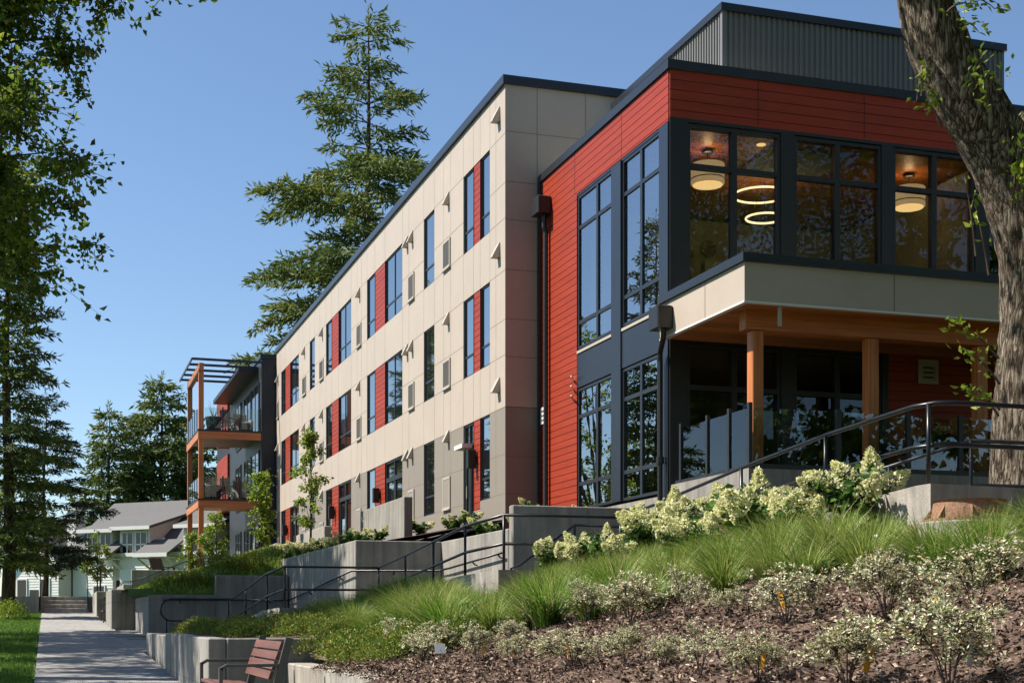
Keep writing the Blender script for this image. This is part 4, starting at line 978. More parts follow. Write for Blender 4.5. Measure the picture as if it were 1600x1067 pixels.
for k, (x, lb) in enumerate(((4.35, 'brown garden chair on the wall top, left of the pair'), (5.75, 'brown garden chair on the wall top, right of the pair'))):
    slat_chair('garden_chair', lb, (x, 58.9, 1.5), 2.4+.5*k, M['twig'], 'chair', 'garden chairs on the wall', adir=True)
tag(MB().box(3.2, 8.9, 58.26, 63.9, 0, 1.49).build('upper_terrace', M['conc_path']), kind='structure')

hs = thing('house', 'pale green clapboard house with grey shingle roof and shed dormers', 'house', (-.5, 88, .9), math.radians(-44)); hs.scale = (1.16, 1, 1)
def hp(mb, name, m): p = mb.build(name, m); p.parent = hs; return p
HW = 9.6; hx0 = 2.0; hx1 = hx0+HW; ez = 3.0; rz = 6.15; hd = 8.
def clap(mb, x0, x1, y_, z0, z1, mi=0):   # lapped boards facing -y
    z = z0
    while z < z1-.02:
        h = min(.16, z1-z); mb.add([(x0,y_-.022,z),(x1,y_-.022,z),(x1,y_-.004,z+h),(x0,y_-.004,z+h),(x0,y_+.0,z),(x1,y_+.0,z)], [(0,1,2,3),(0,4,5,1)], mi); z += .16
mb = MB(); mb.box(hx0, hx1, 0, hd, -.6, ez); clap(mb, hx0, hx1, 0, -.6, ez); mb.poly([(hx0,0,ez),(hx0,hd,ez),(hx0,hd/2,rz-.1)], (.12,0,0)); hp(mb, 'wall', M['siding'])
mb = MB(); o_ = .45
mb.poly([(hx0-.3,-o_,ez-.12),(hx0-.3,hd/2,rz),(hx0-.3,hd+o_,ez-.12),(hx0-.3,hd+o_,ez-.3),(hx0-.3,hd/2,rz-.2),(hx0-.3,-o_,ez-.3)], (HW+.6,0,0)); rf = hp(mb, 'roof', M['roof'])
mb = MB(); mb.box(hx0-.3, hx1+.3, -o_-.1, -o_-.002, ez-.34, ez-.14); hp(mb, 'gutter', M['white_trim'])
mb = MB(); mb.box(7.5,7.62,.3,.42,3.0,3.75); p = mb.build('vent_pipe', M['white_trim']); p.parent = rf
for (a, b, dz) in ((3.3, 4.95, 4.4), (5.4, 7.26, 4.5), (9.3, 11.2, 4.5)):
    mb = MB(); y0 = -.35; mb.box(a, b, y0, 2.6, -.6, dz-.3); clap(mb, a, b, y0, .9, dz-.3); mb.poly([(a,y0,dz-.3),(a,y0,dz-.2),(a,2.6,dz+.62),(a,2.6,dz-.3)], (b-a,0,0)); hp(mb, 'dormer', M['siding_w'])
    mb = MB(); mb.poly([(a-.3,y0-.45,dz-.16),(a-.3,3.3,dz+.98),(a-.3,3.3,dz+.84),(a-.3,y0-.45,dz-.32)], (b-a+.6,0,0)); hp(mb, 'dormer_roof', M['roof'])
    mb = MB(); mb.box(a-.3, b+.3, y0-.5, y0-.455, dz-.36, dz-.16); hp(mb, 'dormer_fascia', M['white_trim'])
    for xc in ((a+b)/2-.42, (a+b)/2+.42):
        mb = MB(); y1 = y0-.03; mb.box(xc-.36,xc+.36,y1-.04,y1,2.6,4.05); mb.box(xc-.03,xc+.03,y1-.07,y1-.041,2.65,4.0); mb.box(xc-.3,xc+.3,y1-.07,y1-.042,3.3,3.37); wv = hp(mb, 'window', M['white_trim'])
        p = MB().box(xc-.3,xc+.3,y1-.05,y1-.043,2.66,3.99).build('pane', M['glass_house']); p.parent = wv
for (a, b) in ((4.5, 5.5), (7.2, 9.0)):
    mb = MB(); mb.poly([(a-.1,-1.5,2.75),(a-.1,-.02,3.6),(a-.1,-.02,3.45),(a-.1,-1.5,2.6)], (b-a+.2,0,0)); hp(mb, 'porch_roof', M['roof'])
    mb = MB(); mb.box(a-.12, b+.12, -1.56, -1.505, 2.56, 2.78)
    for x in (a, b-.08): mb.beam((x+.04,-1.4,2.5),(x+.04,-.05,1.8),.08,.1); mb.box(x,x+.08,-1.45,-.05,2.48,2.56)
    hp(mb, 'porch_bracket', M['white_trim'])
    mb = MB(); mb.box(a+.15,b-.15,-.06,-.025,-.5,1.5); dv = hp(mb, 'door', M['white_trim'])
    p = MB().box(a+.3,b-.3,-.075,-.061,0.1,1.35).build('pane', M['glass_house']); p.parent = dv
for xc in (4.1, 6.3, 10.2):
    mb = MB(); y1 = -.38; mb.box(xc-.4,xc+.4,y1-.04,y1,-.1,1.1); wv = hp(mb, 'window', M['white_trim']); p = MB().box(xc-.32,xc+.32,y1-.052,y1-.041,-.02,1.02).build('pane', M['glass_house']); p.parent = wv
# front gable wing on the left and chimney
mb = MB(); mb.box(hx0-3.5, hx0-.01, -1.0, 7, -.6, 2.6); clap(mb, hx0-3.5, hx0-.01, -1.0, -.6, 2.6); mb.poly([(hx0-3.5,-1,2.6),(hx0,-1,2.6),(hx0-1.75,-1,4.5)], (0,.2,0)); hp(mb, 'gable_wall', M['siding'])
mb = MB(); mb.poly([(hx0-3.9,-1.4,2.3),(hx0-1.75,-1.4,4.75),(hx0+.4,-1.4,2.3),(hx0+.4,-1.4,2.16),(hx0-1.75,-1.4,4.58),(hx0-3.9,-1.4,2.16)], (0,8.4,0)); hp(mb, 'gable_roof', M['roof'])
for xc in (hx0-2.4, hx0-.9):
    mb = MB(); mb.box(xc-.35,xc+.35,-1.07,-1.03,.2,1.5); wv = hp(mb, 'window', M['white_trim']); p = MB().box(xc-.28,xc+.28,-1.085,-1.071,.28,1.42).build('pane', M['glass_house']); p.parent = wv
mb = MB(); mb.box(hx0-.6, hx0-.05, .4, 1.2, 2, 5.5); mb.box(hx0-.68, hx0+.03, .3, 1.3, 5.5, 5.65); hp(mb, 'chimney', M['siding_w'])
# ------------------------------------------------------------------ trees
def bez(p0, p1, p2, n):
    return [(Vector(p0)*(1-t)**2 + Vector(p1)*2*t*(1-t) + Vector(p2)*t*t) for t in [i/n for i in range(n+1)]]
def conifer(name, label, loc, H, R, nwh, seed, m, sz=.4, trunk_r=.4, bare=.08, dens=1.0, gap=.35, shape=1.0, droop=.25, rz=0, group=None, tiny=None, prof=None):
    """a trunk with whorls of drooping, gappy boughs, each bough a spray of small needle tufts"""
    r = random.Random(seed); rs_ = np.random.default_rng(seed)
    t = thing(name, label, 'tree', loc, rz, group)
    tb = MB(); tb.tube([(math.sin(i*.9)*.06, math.cos(i*1.3)*.05, H*i/10) for i in range(11)], [trunk_r*(1-i/10.3) for i in range(11)], 9)
    Ps = []; Ds = []; Ls = []
    for k in range(nwh):
        f = bare + (1-bare)*((k+r.uniform(-.3,.3))/nwh)
        f = max(bare, min(.985, f)); z = H*f
        rad = (prof(f) if prof else R*(1-f)**shape*(1 if f > .2 else .75+f)) + .12
        nb = max(3, int(6*dens + r.random()*2)); a0 = r.random()*6.28
        for j in range(nb):
            if r.random() < gap*(1-f)*.6: continue
            a = a0 + 2*PI*j/nb + r.uniform(-.35,.35); ln = rad*r.uniform(.55,1.08)
            d = Vector((math.cos(a), math.sin(a), 0)); lift = .10 - droop*(1-f) + r.uniform(-.1,.12)
            p0 = Vector((0,0,z)); p2 = p0 + d*ln + Vector((0,0,ln*lift)); p1 = p0 + d*ln*.55 + Vector((0,0,ln*(lift*.5+.14)))
            pts = bez(p0, p1, p2, 5); tb.tube(pts, [max(.012, trunk_r*.16*(1-f*.6)*(1-i/5.6)) for i in range(6)], 4, caps=False)
            ntw = max(5, int(ln/sz*5.2))
            for q in range(ntw):
                s = .18 + .82*(q+.5)/ntw; s = min(1, s + r.uniform(-.06,.06)); u = s*5; i = min(4, int(u)); p = pts[i].lerp(pts[i+1], u-i)
                side = 1 if q % 2 else -1; perp = Vector((-d.y, d.x, 0))*side
                tl = (.22 + .5*math.sin(PI*min(1, s*.85+.1)))*ln*.42*r.uniform(.6,1.2); tl = max(sz*.7, min(tl, sz*5))
                dd = (d*.75 + perp*r.uniform(.35,1.0) + Vector((0,0,r.uniform(-.38,.12)))).normalized()
                nt_ = max(2, int(tl/sz*3.6))
                for w_ in range(nt_):
                    c = p + dd*(tl*(w_+.3)/nt_) + Vector((0,0,-.10*tl*((w_+.3)/nt_)**2)) + Vector((r.gauss(0,1),r.gauss(0,1),r.gauss(0,.7)))*sz*.22
                    Ps.append(c); Ds.append(dd + Vector((r.gauss(0,.5),r.gauss(0,.5),r.gauss(-.15,.45)))); Ls.append(sz*r.uniform(.6,1.25))
    for q in range(14):
        Ps.append(Vector((r.gauss(0,.05),r.gauss(0,.05),H*(.95+.05*q/13)))); Ds.append(Vector((r.gauss(0,.7),r.gauss(0,.7),.8))); Ls.append(sz*.8)
    tr = tb.build('trunk', M['bark_fir'], fixn=False, smooth=True); tr.parent = t
    P = np.array([tuple(p) for p in Ps]); D = np.array([tuple(p) for p in Ds]); Ln = np.array(Ls)
    V, F = leaves(P, D, Ln, Ln*.27, rs_, .15)
    cr = np_obj('crown', V, F, m); cr.parent = t
    return t
# the tall fir behind the wing; uneven long low boughs as in the photo
conifer('fir_tree', 'tall dark fir rising behind the long cream wing', (17.3, 80, 1.0), 34.2, 10.5, 27, 11, M['fir'], .46, .5, .10, .85, .9, prof=lambda f: 12.6*(1-f)**.58*(.80+.20*math.sin(f*41)) if f > .42 else 7.0)
conifer('conifer_tree', 'broad dark conifer beyond the grey house roof, the tallest of that clump', (8.4, 116, .5), 19.0, 6.6, 26, 21, M['fir'], .6, .35, .06, 1.35, .15, .6)
conifer('conifer_tree', 'slim dark conifer beyond the grey house roof, left of the broad one', (4.3, 114, .5), 16.2, 4.6, 24, 22, M['fir'], .55, .3, .06, 1.25, .15, .62)
conifer('conifer_tree', 'low dark conifer beyond the house, partly behind the balcony posts', (11.6, 118, .5), 15.5, 6.0, 20, 23, M['fir'], .6, .3, .05, 1.0, .25, .7)
# dark trees along the left of the path
for i, (x, y, h) in enumerate(((-10, 112, 27), (-13.5, 128, 31), (-17, 145, 34), (-21, 160, 36))):
    conifer('conifer_tree', 'tall conifer beyond the lawn outside the left edge, mirrored in the cream wing windows', (x, y, .3), h, 5.0, 22, 36+i, M['fir'], .75, .4, .08, 1.1, .3, .65, group='conifers mirrored in the windows')
conifer('conifer_tree', 'thick trunked dark conifer by the low bush at the left of the path', (-1.35, 50.5, .2), 15.5, 2.2, 32, 31, M['fir'], .26, .24, .10, .95, .25, .4)
conifer('pine_tree', 'thin dark pine with open boughs in front of the house chimney', (-.2, 61.5, .9), 8.6, 3.0, 17, 33, M['spruce'], .20, .12, .12, .7, .5, .55, -.05)

def leafy(name, label, loc, trunk_pts, limbs, clumps, m_leaf, leaf=.08, per=160, seed=1, trunk_r=.25, m_bark=None, group=None, twigs=True, cat='tree'):
    """trunk and limbs (world points), crown of loose leaf clumps (x, y, z, radius)"""
    r = random.Random(seed); rs_ = np.random.default_rng(seed)
    t = thing(name, label, cat, loc, 0, group); L0 = Vector(loc)
    tb = MB(); n = len(trunk_pts); tb.tube([Vector(p)-L0 for p in trunk_pts], [trunk_r*(1-.75*i/(n-1)) for i in range(n)], 9)
    for lb in limbs:
        pts = [Vector(p)-L0 for p in lb[0]]; k = len(pts); tb.tube(pts, [lb[1]*(1-.8*i/(k-1)) for i in range(k)], 6)
    Ps = []; Ds = []
    for (x, y, z, rad) in clumps:
        c = Vector((x, y, z))-L0; kk = max(8, int(per*(rad**2)))
        nsub = max(3, int(kk/14))
        for s in range(nsub):
            g = Vector((r.gauss(0,1), r.gauss(0,1), r.gauss(0,.8)))*rad*.55
            e = c + g; dirn = (g + Vector((r.gauss(0,.3), r.gauss(0,.3), -.15))).normalized()
            if twigs: tb.tube([c + g*.1, c + g*.6 + Vector((0,0,.02)), e], [.005+.007*rad, .005, .003], 3, caps=False)
            for q in range(14):
                u = .25 + .78*r.random(); p = c + g*u + Vector((r.gauss(0,1), r.gauss(0,1), r.gauss(0,1)))*leaf*.55
                Ps.append(p); Ds.append(dirn*.6 + Vector((r.gauss(0,1), r.gauss(0,1), r.gauss(-.35,.7))))
    tr = tb.build('trunk', m_bark or M['bark_fir'], fixn=False, smooth=True); tr.parent = t
    P = np.array([tuple(p) for p in Ps]); D = np.array([tuple(p) for p in Ds]); ln = leaf*(.7+.6*rs_.random(len(P)))
    V, F = leaves(P, D, ln, ln*.66, rs_, .3); cr = np_obj('crown', V, F, m_leaf); cr.parent = t
    return t
# overhanging broadleaf tree, upper left; boughs reach out over the path
r3 = random.Random(4)
cl = []; lb = []
tips = [((1.7,22,10.2),.7),((1.5,22.5,9.5),.65),((.95,22,8.6),.65),((.75,22.5,9.4),.8),((.3,22,8.0),.6),((1.0,23,6.55),.6),((.55,22,6.9),.6),((.6,22.5,5.35),.5),((.2,22,5.9),.65),((.1,22.5,4.9),.55),((-.15,22,6.8),.8),((-.2,23,7.8),.9),((.2,23,10.3),.9),((1.2,22.5,10.3),.8),((-.6,22,5.2),.7),((-.7,22,4.6),.6),((-.4,22,9.0),1.0)]
for (p, rad) in tips:
    b0 = Vector((-3.6,22.3,min(8.5, p[2]-1.5))); e = Vector(p); mid = b0.lerp(e, .5)+Vector((r3.uniform(-.4,.4),r3.uniform(-.6,.6),r3.uniform(.4,1.3)))
    pts = bez(b0, mid, e, 6); lb.append((pts[:6], .045))
    for s in (.35,.5,.65,.8,.92,1.0):
        q = pts[min(6, int(s*6))]; w_ = rad*(1.0 if s < .95 else .8)
        cl.append((q.x+r3.gauss(0,.25), q.y+r3.gauss(0,.6), q.z+r3.gauss(0,.3)-.1, w_*r3.uniform(.6,1.0)))
for i in range(115):
    a = r3.random()*6.28; rr = 3.6*math.sqrt(r3.random()); z = r3.uniform(5.2, 13.2); k = 1-max(0, (z-9)/6)
    cl.append((-4.2+math.cos(a)*rr*k, 24.4+math.sin(a)*rr*1.35*k, z, r3.uniform(.7,1.2)))
leafy('broadleaf_tree', 'large broadleaf tree whose boughs hang into the upper left corner', (-3.8,22.3,-1.0), [(-3.8,22.3,-1),(-3.7,22.3,3),(-3.6,22.3,7),(-3.9,22.4,12)], lb, cl, M['oak_leaf'], .10, 720, 5, .42, M['bark'])
# two more broadleaf trees left of the frame that throw the shade on the path and walls
def round_tree(label, x, y, z0, zc, rad, hh, n, seed, leaf=.15, per=90, ml=None, zt=None, group=None):
    r = random.Random(seed); cl = []; lb = []
    for i in range(n):
        v = Vector((r.gauss(0,1), r.gauss(0,1), r.gauss(0,1))).normalized()*r.random()**.4
        p = (x+v.x*rad, y+v.y*rad, zc+v.z*hh); cl.append((*p, rad*r.uniform(.16,.3)))
        if i % 4 == 0: lb.append(([(x, y, zc-hh*.7), ((x+p[0])/2, (y+p[1])/2, (zc-hh*.4+p[2])/2), p], .08))
    return leafy('broadleaf_tree', label, (x, y, z0), [(x,y,z0),(x+.1,y,z0+(zc-z0)*.5),(x,y+.1,zc),(x,y,zc+hh*.7)], lb, cl, ml or M['oak_leaf'], leaf, per, seed, .3, M['bark'], group)
round_tree('round broadleaf tree on the lawn outside the left edge, shading the lower railing', -4.7, 33.0, -.5, 9.0, 4.5, 4.3, 100, 41, .17, 330)
round_tree('round broadleaf tree on the lawn outside the left edge, shading the far path', -5.4, 37.4, -.2, 10.4, 3.8, 4.2, 80, 42, .18, 300)
round_tree('low broadleaf tree at the left edge behind the thick trunked conifer', -4.2, 58.0, .2, 5.0, 3.0, 3.6, 60, 43, .14, 110)
round_tree('tall broadleaf tree at the far left edge beyond the lawn', -6.6, 70.0, .2, 9.0, 4.2, 7.5, 70, 44, .18, 70)
# saplings in the terrace beds
def sapling(label, x, y, z0, h, rad, seed, n=34, leaf=.085, per=330, red=False):
    r = random.Random(seed); cl = []; lb = []
    for i in range(n):
        f = r.uniform(.3, 1.0); k = math.sin(PI*min(1, (f-.22)/.85))**.7*(1.05-f*.45); a = r.random()*6.28; q = rad*k*math.sqrt(r.random())
        p = (x+math.cos(a)*q, y+math.sin(a)*q, z0+h*f); cl.append((*p, r.uniform(.13,.22)))
        if i % 2 == 0: lb.append(([(x, y, z0+h*max(.25, f-.18)), p], .012))
    return leafy('sapling', label, (x, y, z0), [(x,y,z0),(x+.02,y,z0+h*.5),(x,y,z0+h)], lb, cl, M['sapling_leaf'], leaf, per, seed, .035, M['bark_thin'], 'saplings along the terraces')
sapling('slender maple sapling in front of the middle patio wall, tallest sapling', 6.3, 36.0, 1.5, 3.2, .50, 51, 40)
sapling('bushy bright green sapling before the dark end wing', 6.3, 44.9, 1.5, 3.1, .46, 52, 40, .1, 420)
sapling('round sapling on the grass slope under the lower balcony, right of the posts', 6.0, 55.0, 1.5, 2.5, .75, 53, 40, .1, 380)
sapling('small round sapling on the grass slope beside the timber posts', 5.3, 57.0, 1.5, 1.9, .45, 54, 24, .09, 380)
sapling('yellow green sapling in front of the pale house, by the path light', 1.9, 63.0, .9, 2.6, .75, 55, 36, .1, 330)
# leaning old trunk at the right edge, with sprouting twigs
def big_trunk():
    t = thing('old_tree', 'thick leaning grey barked tree trunk at the right edge', 'tree', (9.75, 12.75, 1.0)); L0 = Vector((9.75, 12.75, 1.0))
    B = Vector((SY, CY, 0)); Rr = Vector((CY, -SY, 0))
    def wp(px, py, d): return Rr*((px-800)/2222*d) + B*d + Vector((0,0,(968-py)/2222*d))
    prof = [(x_, y_, 15.1-.0006*max(0,400-y_), r_/156) for (x_, y_, r_) in ((1624,800,70),(1622,717,65),(1615,624,63),(1622,500,63),(1620,417,62),(1603,337,60),(1577,262,56),(1547,210,54),(1510,157,51),(1474,94,45),(1456,52,42),(1442,0,39),(1425,-60,36),(1400,-170,30),(1385,-300,20))]
    V = []; n = 48; rows = []
    from mathutils import noise as NZ
    pts = [(wp(a, b, d)-L0, r) for (a, b, d, r) in prof]
    fine = []
    for (p, r), (q, r2) in zip(pts, pts[1:]):
        for k in range(14): fine.append((p.lerp(q, k/14), r+(r2-r)*k/14))
    fine.append(pts[-1]); W = len(fine)
    # smooth the centre line
    for _ in range(30): fine = [fine[0]] + [((fine[i-1][0]+fine[i][0]*2+fine[i+1][0])/4, (fine[i-1][1]+fine[i][1]*2+fine[i+1][1])/4) for i in range(1, W-1)] + [fine[-1]]
    F = []
    for i, (p, r) in enumerate(fine):
        d = (fine[min(i+1, W-1)][0]-fine[max(i-1, 0)][0]).normalized(); u = d.cross(Vector((0,1,0))).normalized(); w_ = d.cross(u)
        for k in range(n):
            a = 2*PI*k/n; o = u*math.cos(a)+w_*math.sin(a)
            q = p*1.0
            big = NZ.noise(Vector((o.x*1.2+p.x*.3, o.y*1.2, p.z*.55)))*.075 + NZ.noise(Vector((o.x*2.4+5, o.y*2.4, p.z*1.6)))*.03
            rid = abs(NZ.noise(Vector((o.x*r*15, o.y*r*15, p.z*2.2))))*.055 + abs(NZ.noise(Vector((o.x*r*34, o.y*r*34, p.z*5))))*.02
            flare = .12*math.exp(-i/9)*(1+.4*math.sin(a*3+1))
            V.append(tuple(p + o*(r+big-rid+.02+flare)))
    for i in range(W-1):
        for k in range(n): F.append((i*n+k, i*n+(k+1) % n, (i+1)*n+(k+1) % n, (i+1)*n+k))
    o = np_obj('trunk', V, F, M['bark'], smooth=True); o.parent = t
    # broken stub and right hand fork
    mb = MB(); f0 = wp(1588,300,15.2)-L0; mb.tube([f0, wp(1640,190,15.4)-L0, wp(1700,60,15.6)-L0, wp(1730,-120,15.7)-L0], [.34,.3,.26,.2], 14); q = mb.build('limb', M['bark'], smooth=True); q.parent = t
    rc = random.Random(77); Pc = []; Dc = []  # unseen overhead crown, spread wide and dense to hold back sky light
    for i in range(330):
        cx_, cy_, cz_ = rc.uniform(1.5, 26), rc.uniform(-3, 14.5), rc.uniform(8.5, 19)
        if cz_ < .50*(cx_*SY+cy_*CY)+1.6: continue
        for k in range(300): Pc.append((cx_+rc.gauss(0,.9)-L0.x, cy_+rc.gauss(0,.9)-L0.y, cz_+rc.gauss(0,.55)-L0.z)); Dc.append((rc.gauss(0,1),rc.gauss(0,1),rc.gauss(-.3,.6)))
    V2, F2 = leaves(np.array(Pc), np.array(Dc), .15, .10, np.random.default_rng(3), .2); q = np_obj('crown', V2, F2, M['oak_leaf']); q.parent = t
    # leafy sprouts
    sp = [((1560,560,14.6),(1490,505,14.3),.9),((1562,600,14.6),(1500,545,14.3),.9),((1562,640,14.6),(1508,605,14.3),.7),((1560,650,14.6),(1525,625,14.4),.5),((1500,170,14.6),(1540,90,14.3),.8),((1520,200,14.6),(1560,110,14.2),.8),((1440,120,14.6),(1432,160,14.3),.5),((1470,200,14.6),(1450,165,14.3),.5),((1580,330,14.6),(1598,190,14.3),1.1),((1590,300,14.6),(1596,250,14.2),1.0),((1590,360,14.6),(1590,270,14.2),.9),((1525,400,14.6),(1508,280,14.4),.3),((1545,430,14.6),(1520,305,14.4),.35),((1480,20,14.5),(1520,10,14.3),.8),((1500,0,14.5),(1555,15,14.3),.8),((1500,40,14.5),(1530,52,14.3),.6),((1440,150,14.6),(1445,105,14.4),.3),((1480,190,14.6),(1436,60+60,14.3),.4)]
    r = random.Random(9); rs_ = np.random.default_rng(9); Ps = []; Ds = []
    for (a, b, s) in sp:
        pa = wp(*a)-L0; pb = wp(*b)-L0; pts = bez(pa, pa.lerp(pb, .5)+Vector((0,0,.12)), pb, 6); q = MB().tube(pts, [.014-.0017*i for i in range(7)], 5).build('twig', M['twig']); q.parent = t
        for k in range(int(34*s)):
            u = .25+.75*r.random(); c = pts[min(6, int(u*6.99))] + Vector((r.gauss(0,.07),r.gauss(0,.07),r.gauss(0,.05)))*(.4+s*.5); Ps.append(c); Ds.append((pb-pa).normalized()*.8+Vector((r.gauss(0,.6),r.gauss(0,.6),r.gauss(-.1,.35))))
    P = np.array([tuple(p) for p in Ps]); D = np.array([tuple(p) for p in Ds]); ln = .085*(.6+.7*rs_.random(len(P))); V, F = leaves(P, D, ln, ln*.5, rs_, .2)
    q = np_obj('foliage', V, F, M['sapling_leaf']); q.parent = t
big_trunk()
# trees behind the camera, mirrored in the dark front windows
for i, (x, y, zc, rad, hh) in enumerate(((2,-13,8,5,8),(10,-11,9,5,9),(18,-12,8,5.5,8.5),(26,-8,9,5.5,9),(31,2,9,5,9),(-7,-12,9,5,9),(33,13,9,5,9))):
    round_tree('broadleaf tree on the lawn behind the viewpoint, mirrored in the front windows', x, y, -1.5, zc, rad, hh, 90, 60+i, .42, 60, group='trees behind the viewpoint')

# ------------------------------------------------------------------ planting
def clones(proto, spots, group, labels=None):
    """spots: (x, y, z, rot, scale)"""
    for i, (x, y, z, a, s) in enumerate(spots):
        lb = labels[i] if labels else None
        if i == 0:
            proto.location = (x, y, z); proto.rotation_euler = (0,0,a); proto.scale = (s,s,s) if not isinstance(s, tuple) else s; proto['group'] = group
            if lb: proto['label'] = lb
        else: dup(proto, (x, y, z), a, s, lb, group)
def grass_clump(seed, nb=300, h=.5, spread=.34):
    rs_ = np.random.default_rng(seed); Vs = []; F = []; seg = 4
    a = rs_.random(nb)*2*PI; rr = .09*np.sqrt(rs_.random(nb)); hh = h*(.55+.6*rs_.random(nb)); lean = spread*(.15+1.1*rs_.random(nb))*hh/h; az = a + rs_.normal(size=nb)*.7
    cur = 1.2+rs_.random(nb)*1.2; wd = .0042+.0042*rs_.random(nb); V = np.zeros((nb, (seg+1)*2, 3))
    for s in range(seg+1):
        t = s/seg; out = rr + lean*t**cur; z = hh*(t - .32*(lean/h)*t**3)
        x = np.cos(a)*rr + np.cos(az)*(lean*t**cur); y = np.sin(a)*rr + np.sin(az)*(lean*t**cur); w_ = wd*(1-t*.9)
        px, py = -np.sin(az+.6), np.cos(az+.6)
        V[:,2*s,0] = x-px*w_; V[:,2*s,1] = y-py*w_; V[:,2*s,2] = z; V[:,2*s+1,0] = x+px*w_; V[:,2*s+1,1] = y+py*w_; V[:,2*s+1,2] = z
    base = np.arange(nb)[:,None]*(seg+1)*2
    F = np.concatenate([base+np.array([[2*s,2*s+1,2*s+3,2*s+2]]) for s in range(seg)])
    return np_obj('grass_clump', V.reshape(-1,3), F, M['grass'])
rg = random.Random(17)
spots = [(4.33,3.69,0.9),(4.9,3.66,0.58),(4.51,4.02,0.85),(5.09,4.04,0.54),(4.42,4.71,0.97),(5.13,4.72,0.63),(4.74,5.11,0.92),(5.28,5.1,0.62),(4.85,5.55,0.93),(5.31,5.74,0.71),(4.97,6.09,0.96),(5.52,6.17,0.67),(4.96,6.72,0.94),(5.52,6.85,0.79),(5.99,6.63,0.49),(5.06,7.26,0.9),(5.69,7.2,0.76),(6.21,7.2,0.47),(5.29,7.75,0.89),(5.78,7.75,0.68),(6.4,7.85,0.48),(5.15,8.27,1.04),(5.96,8.17,0.57),(5.01,8.81,0.84),(5.61,8.76,0.87),(5.01,9.26,0.94),(5.48,9.25,1.07),(5.9,9.25,0.79),(4.84,9.74,0.92),(5.31,9.81,1.04),(5.82,9.86,0.82),(4.52,10.39,0.83),(5.2,10.34,0.94),(5.79,10.44,0.92),(6.17,10.27,0.71),(4.25,11.0,0.75),(4.91,10.83,1.04),(5.4,10.98,0.93),(5.91,10.77,0.89),(6.65,10.96,0.71),(4.04,11.5,1.13),(4.6,11.28,1.0),(5.2,11.35,0.73),(5.73,11.45,0.84),(6.32,11.34,0.8),(3.98,11.84,0.86),(4.53,12.04,0.87),(4.99,11.91,0.85),(5.67,12.04,0.82),(6.18,11.82,0.74),(6.68,11.89,0.72),(3.82,12.37,0.95),(4.49,12.44,1.01),(5.05,12.43,0.94),(5.32,12.43,0.85),(5.83,12.33,0.77),(6.36,12.47,0.67),(6.9,12.37,0.64),(3.53,12.97,1.1),(4.31,12.9,0.9),(4.99,13.03,0.78),(5.41,12.91,0.84),(6.08,12.82,0.69),(6.45,12.86,0.62),(3.7,13.35,0.99),(4.13,13.38,0.82),(4.57,13.59,0.82),(5.22,13.37,0.85),(5.86,13.42,0.72),(6.19,13.34,0.65),(6.92,13.43,0.51),(3.66,13.89,1.18),(4.19,14.06,0.83),(4.73,13.88,0.82),(5.05,14.12,0.79),(5.58,13.98,0.75),(6.21,13.88,0.62),(6.83,13.93,0.48),(3.54,14.42,1.25),(4.25,14.56,0.83),(4.71,14.41,0.63),(5.26,14.5,0.74),(5.83,14.41,0.68),(6.32,14.58,0.57),(6.79,14.54,0.46),(3.57,15.18,0.94),(4.18,15.09,0.83),(4.73,15.08,0.54),(5.34,15.16,0.66),(5.7,15.04,0.67),(6.29,14.9,0.56),(3.55,15.69,0.95),(4.18,15.62,0.9),(4.65,15.45,0.62),(5.17,15.49,0.55),(5.71,15.56,0.61),(6.27,15.47,0.53),(3.47,16.0,0.83),(4.14,16.11,0.71),(4.64,16.15,0.68),(5.79,15.96,0.56),(6.43,16.05,0.47),(3.44,16.55,0.98),(4.23,16.72,0.94),(4.63,16.69,0.93),(5.84,16.55,0.48),(3.5,17.08,0.79),(4.21,17.21,0.98),(4.67,17.07,0.8),(3.6,17.59,1.02),(4.3,17.73,0.9),(4.81,17.5,0.95),(3.71,18.19,1.03),(4.23,18.12,0.93),(4.73,18.16,1.12),(3.82,18.8,0.96),(4.53,18.75,1.16),(5.12,18.62,0.83),(3.93,19.08,0.89),(4.46,19.26,1.04),(4.97,19.18,1.05),(3.87,19.8,0.98),(4.47,19.84,0.94),(4.85,19.7,0.9),(4.12,20.37,0.89),(4.57,20.25,0.91),(5.02,20.14,0.74),(4.0,20.86,1.03),(4.69,20.65,0.85),(5.16,20.87,1.03),(4.23,21.42,0.88),(4.76,21.17,0.83),(5.31,21.14,0.97),(4.28,21.67,0.72),(4.77,21.71,0.74),(5.32,21.77,0.94),(4.18,22.42,0.86),(4.65,22.33,0.61),(5.23,22.43,0.77),(4.24,22.85,0.87),(4.87,22.76,0.59),(4.27,23.3,0.83),(4.92,23.27,0.52),(4.32,23.96,0.76),(4.91,23.99,0.53)]
GL = 'arching fountain grass clump with fine green blades on the bank below the railing'
protos = [tag(grass_clump(71+i, 400, .46+.04*i, .42+.06*i), GL, 'ornamental grass', 'fountain grass clumps on the bank') for i in range(3)]
for i in range(3):
    sub = [(x, y, bank_z(x, y)-.03, rg.random()*6.28, s_) for k, (x, y, s_) in enumerate(spots) if k % 3 == i]
    clones(protos[i], sub, 'fountain grass clumps on the bank')
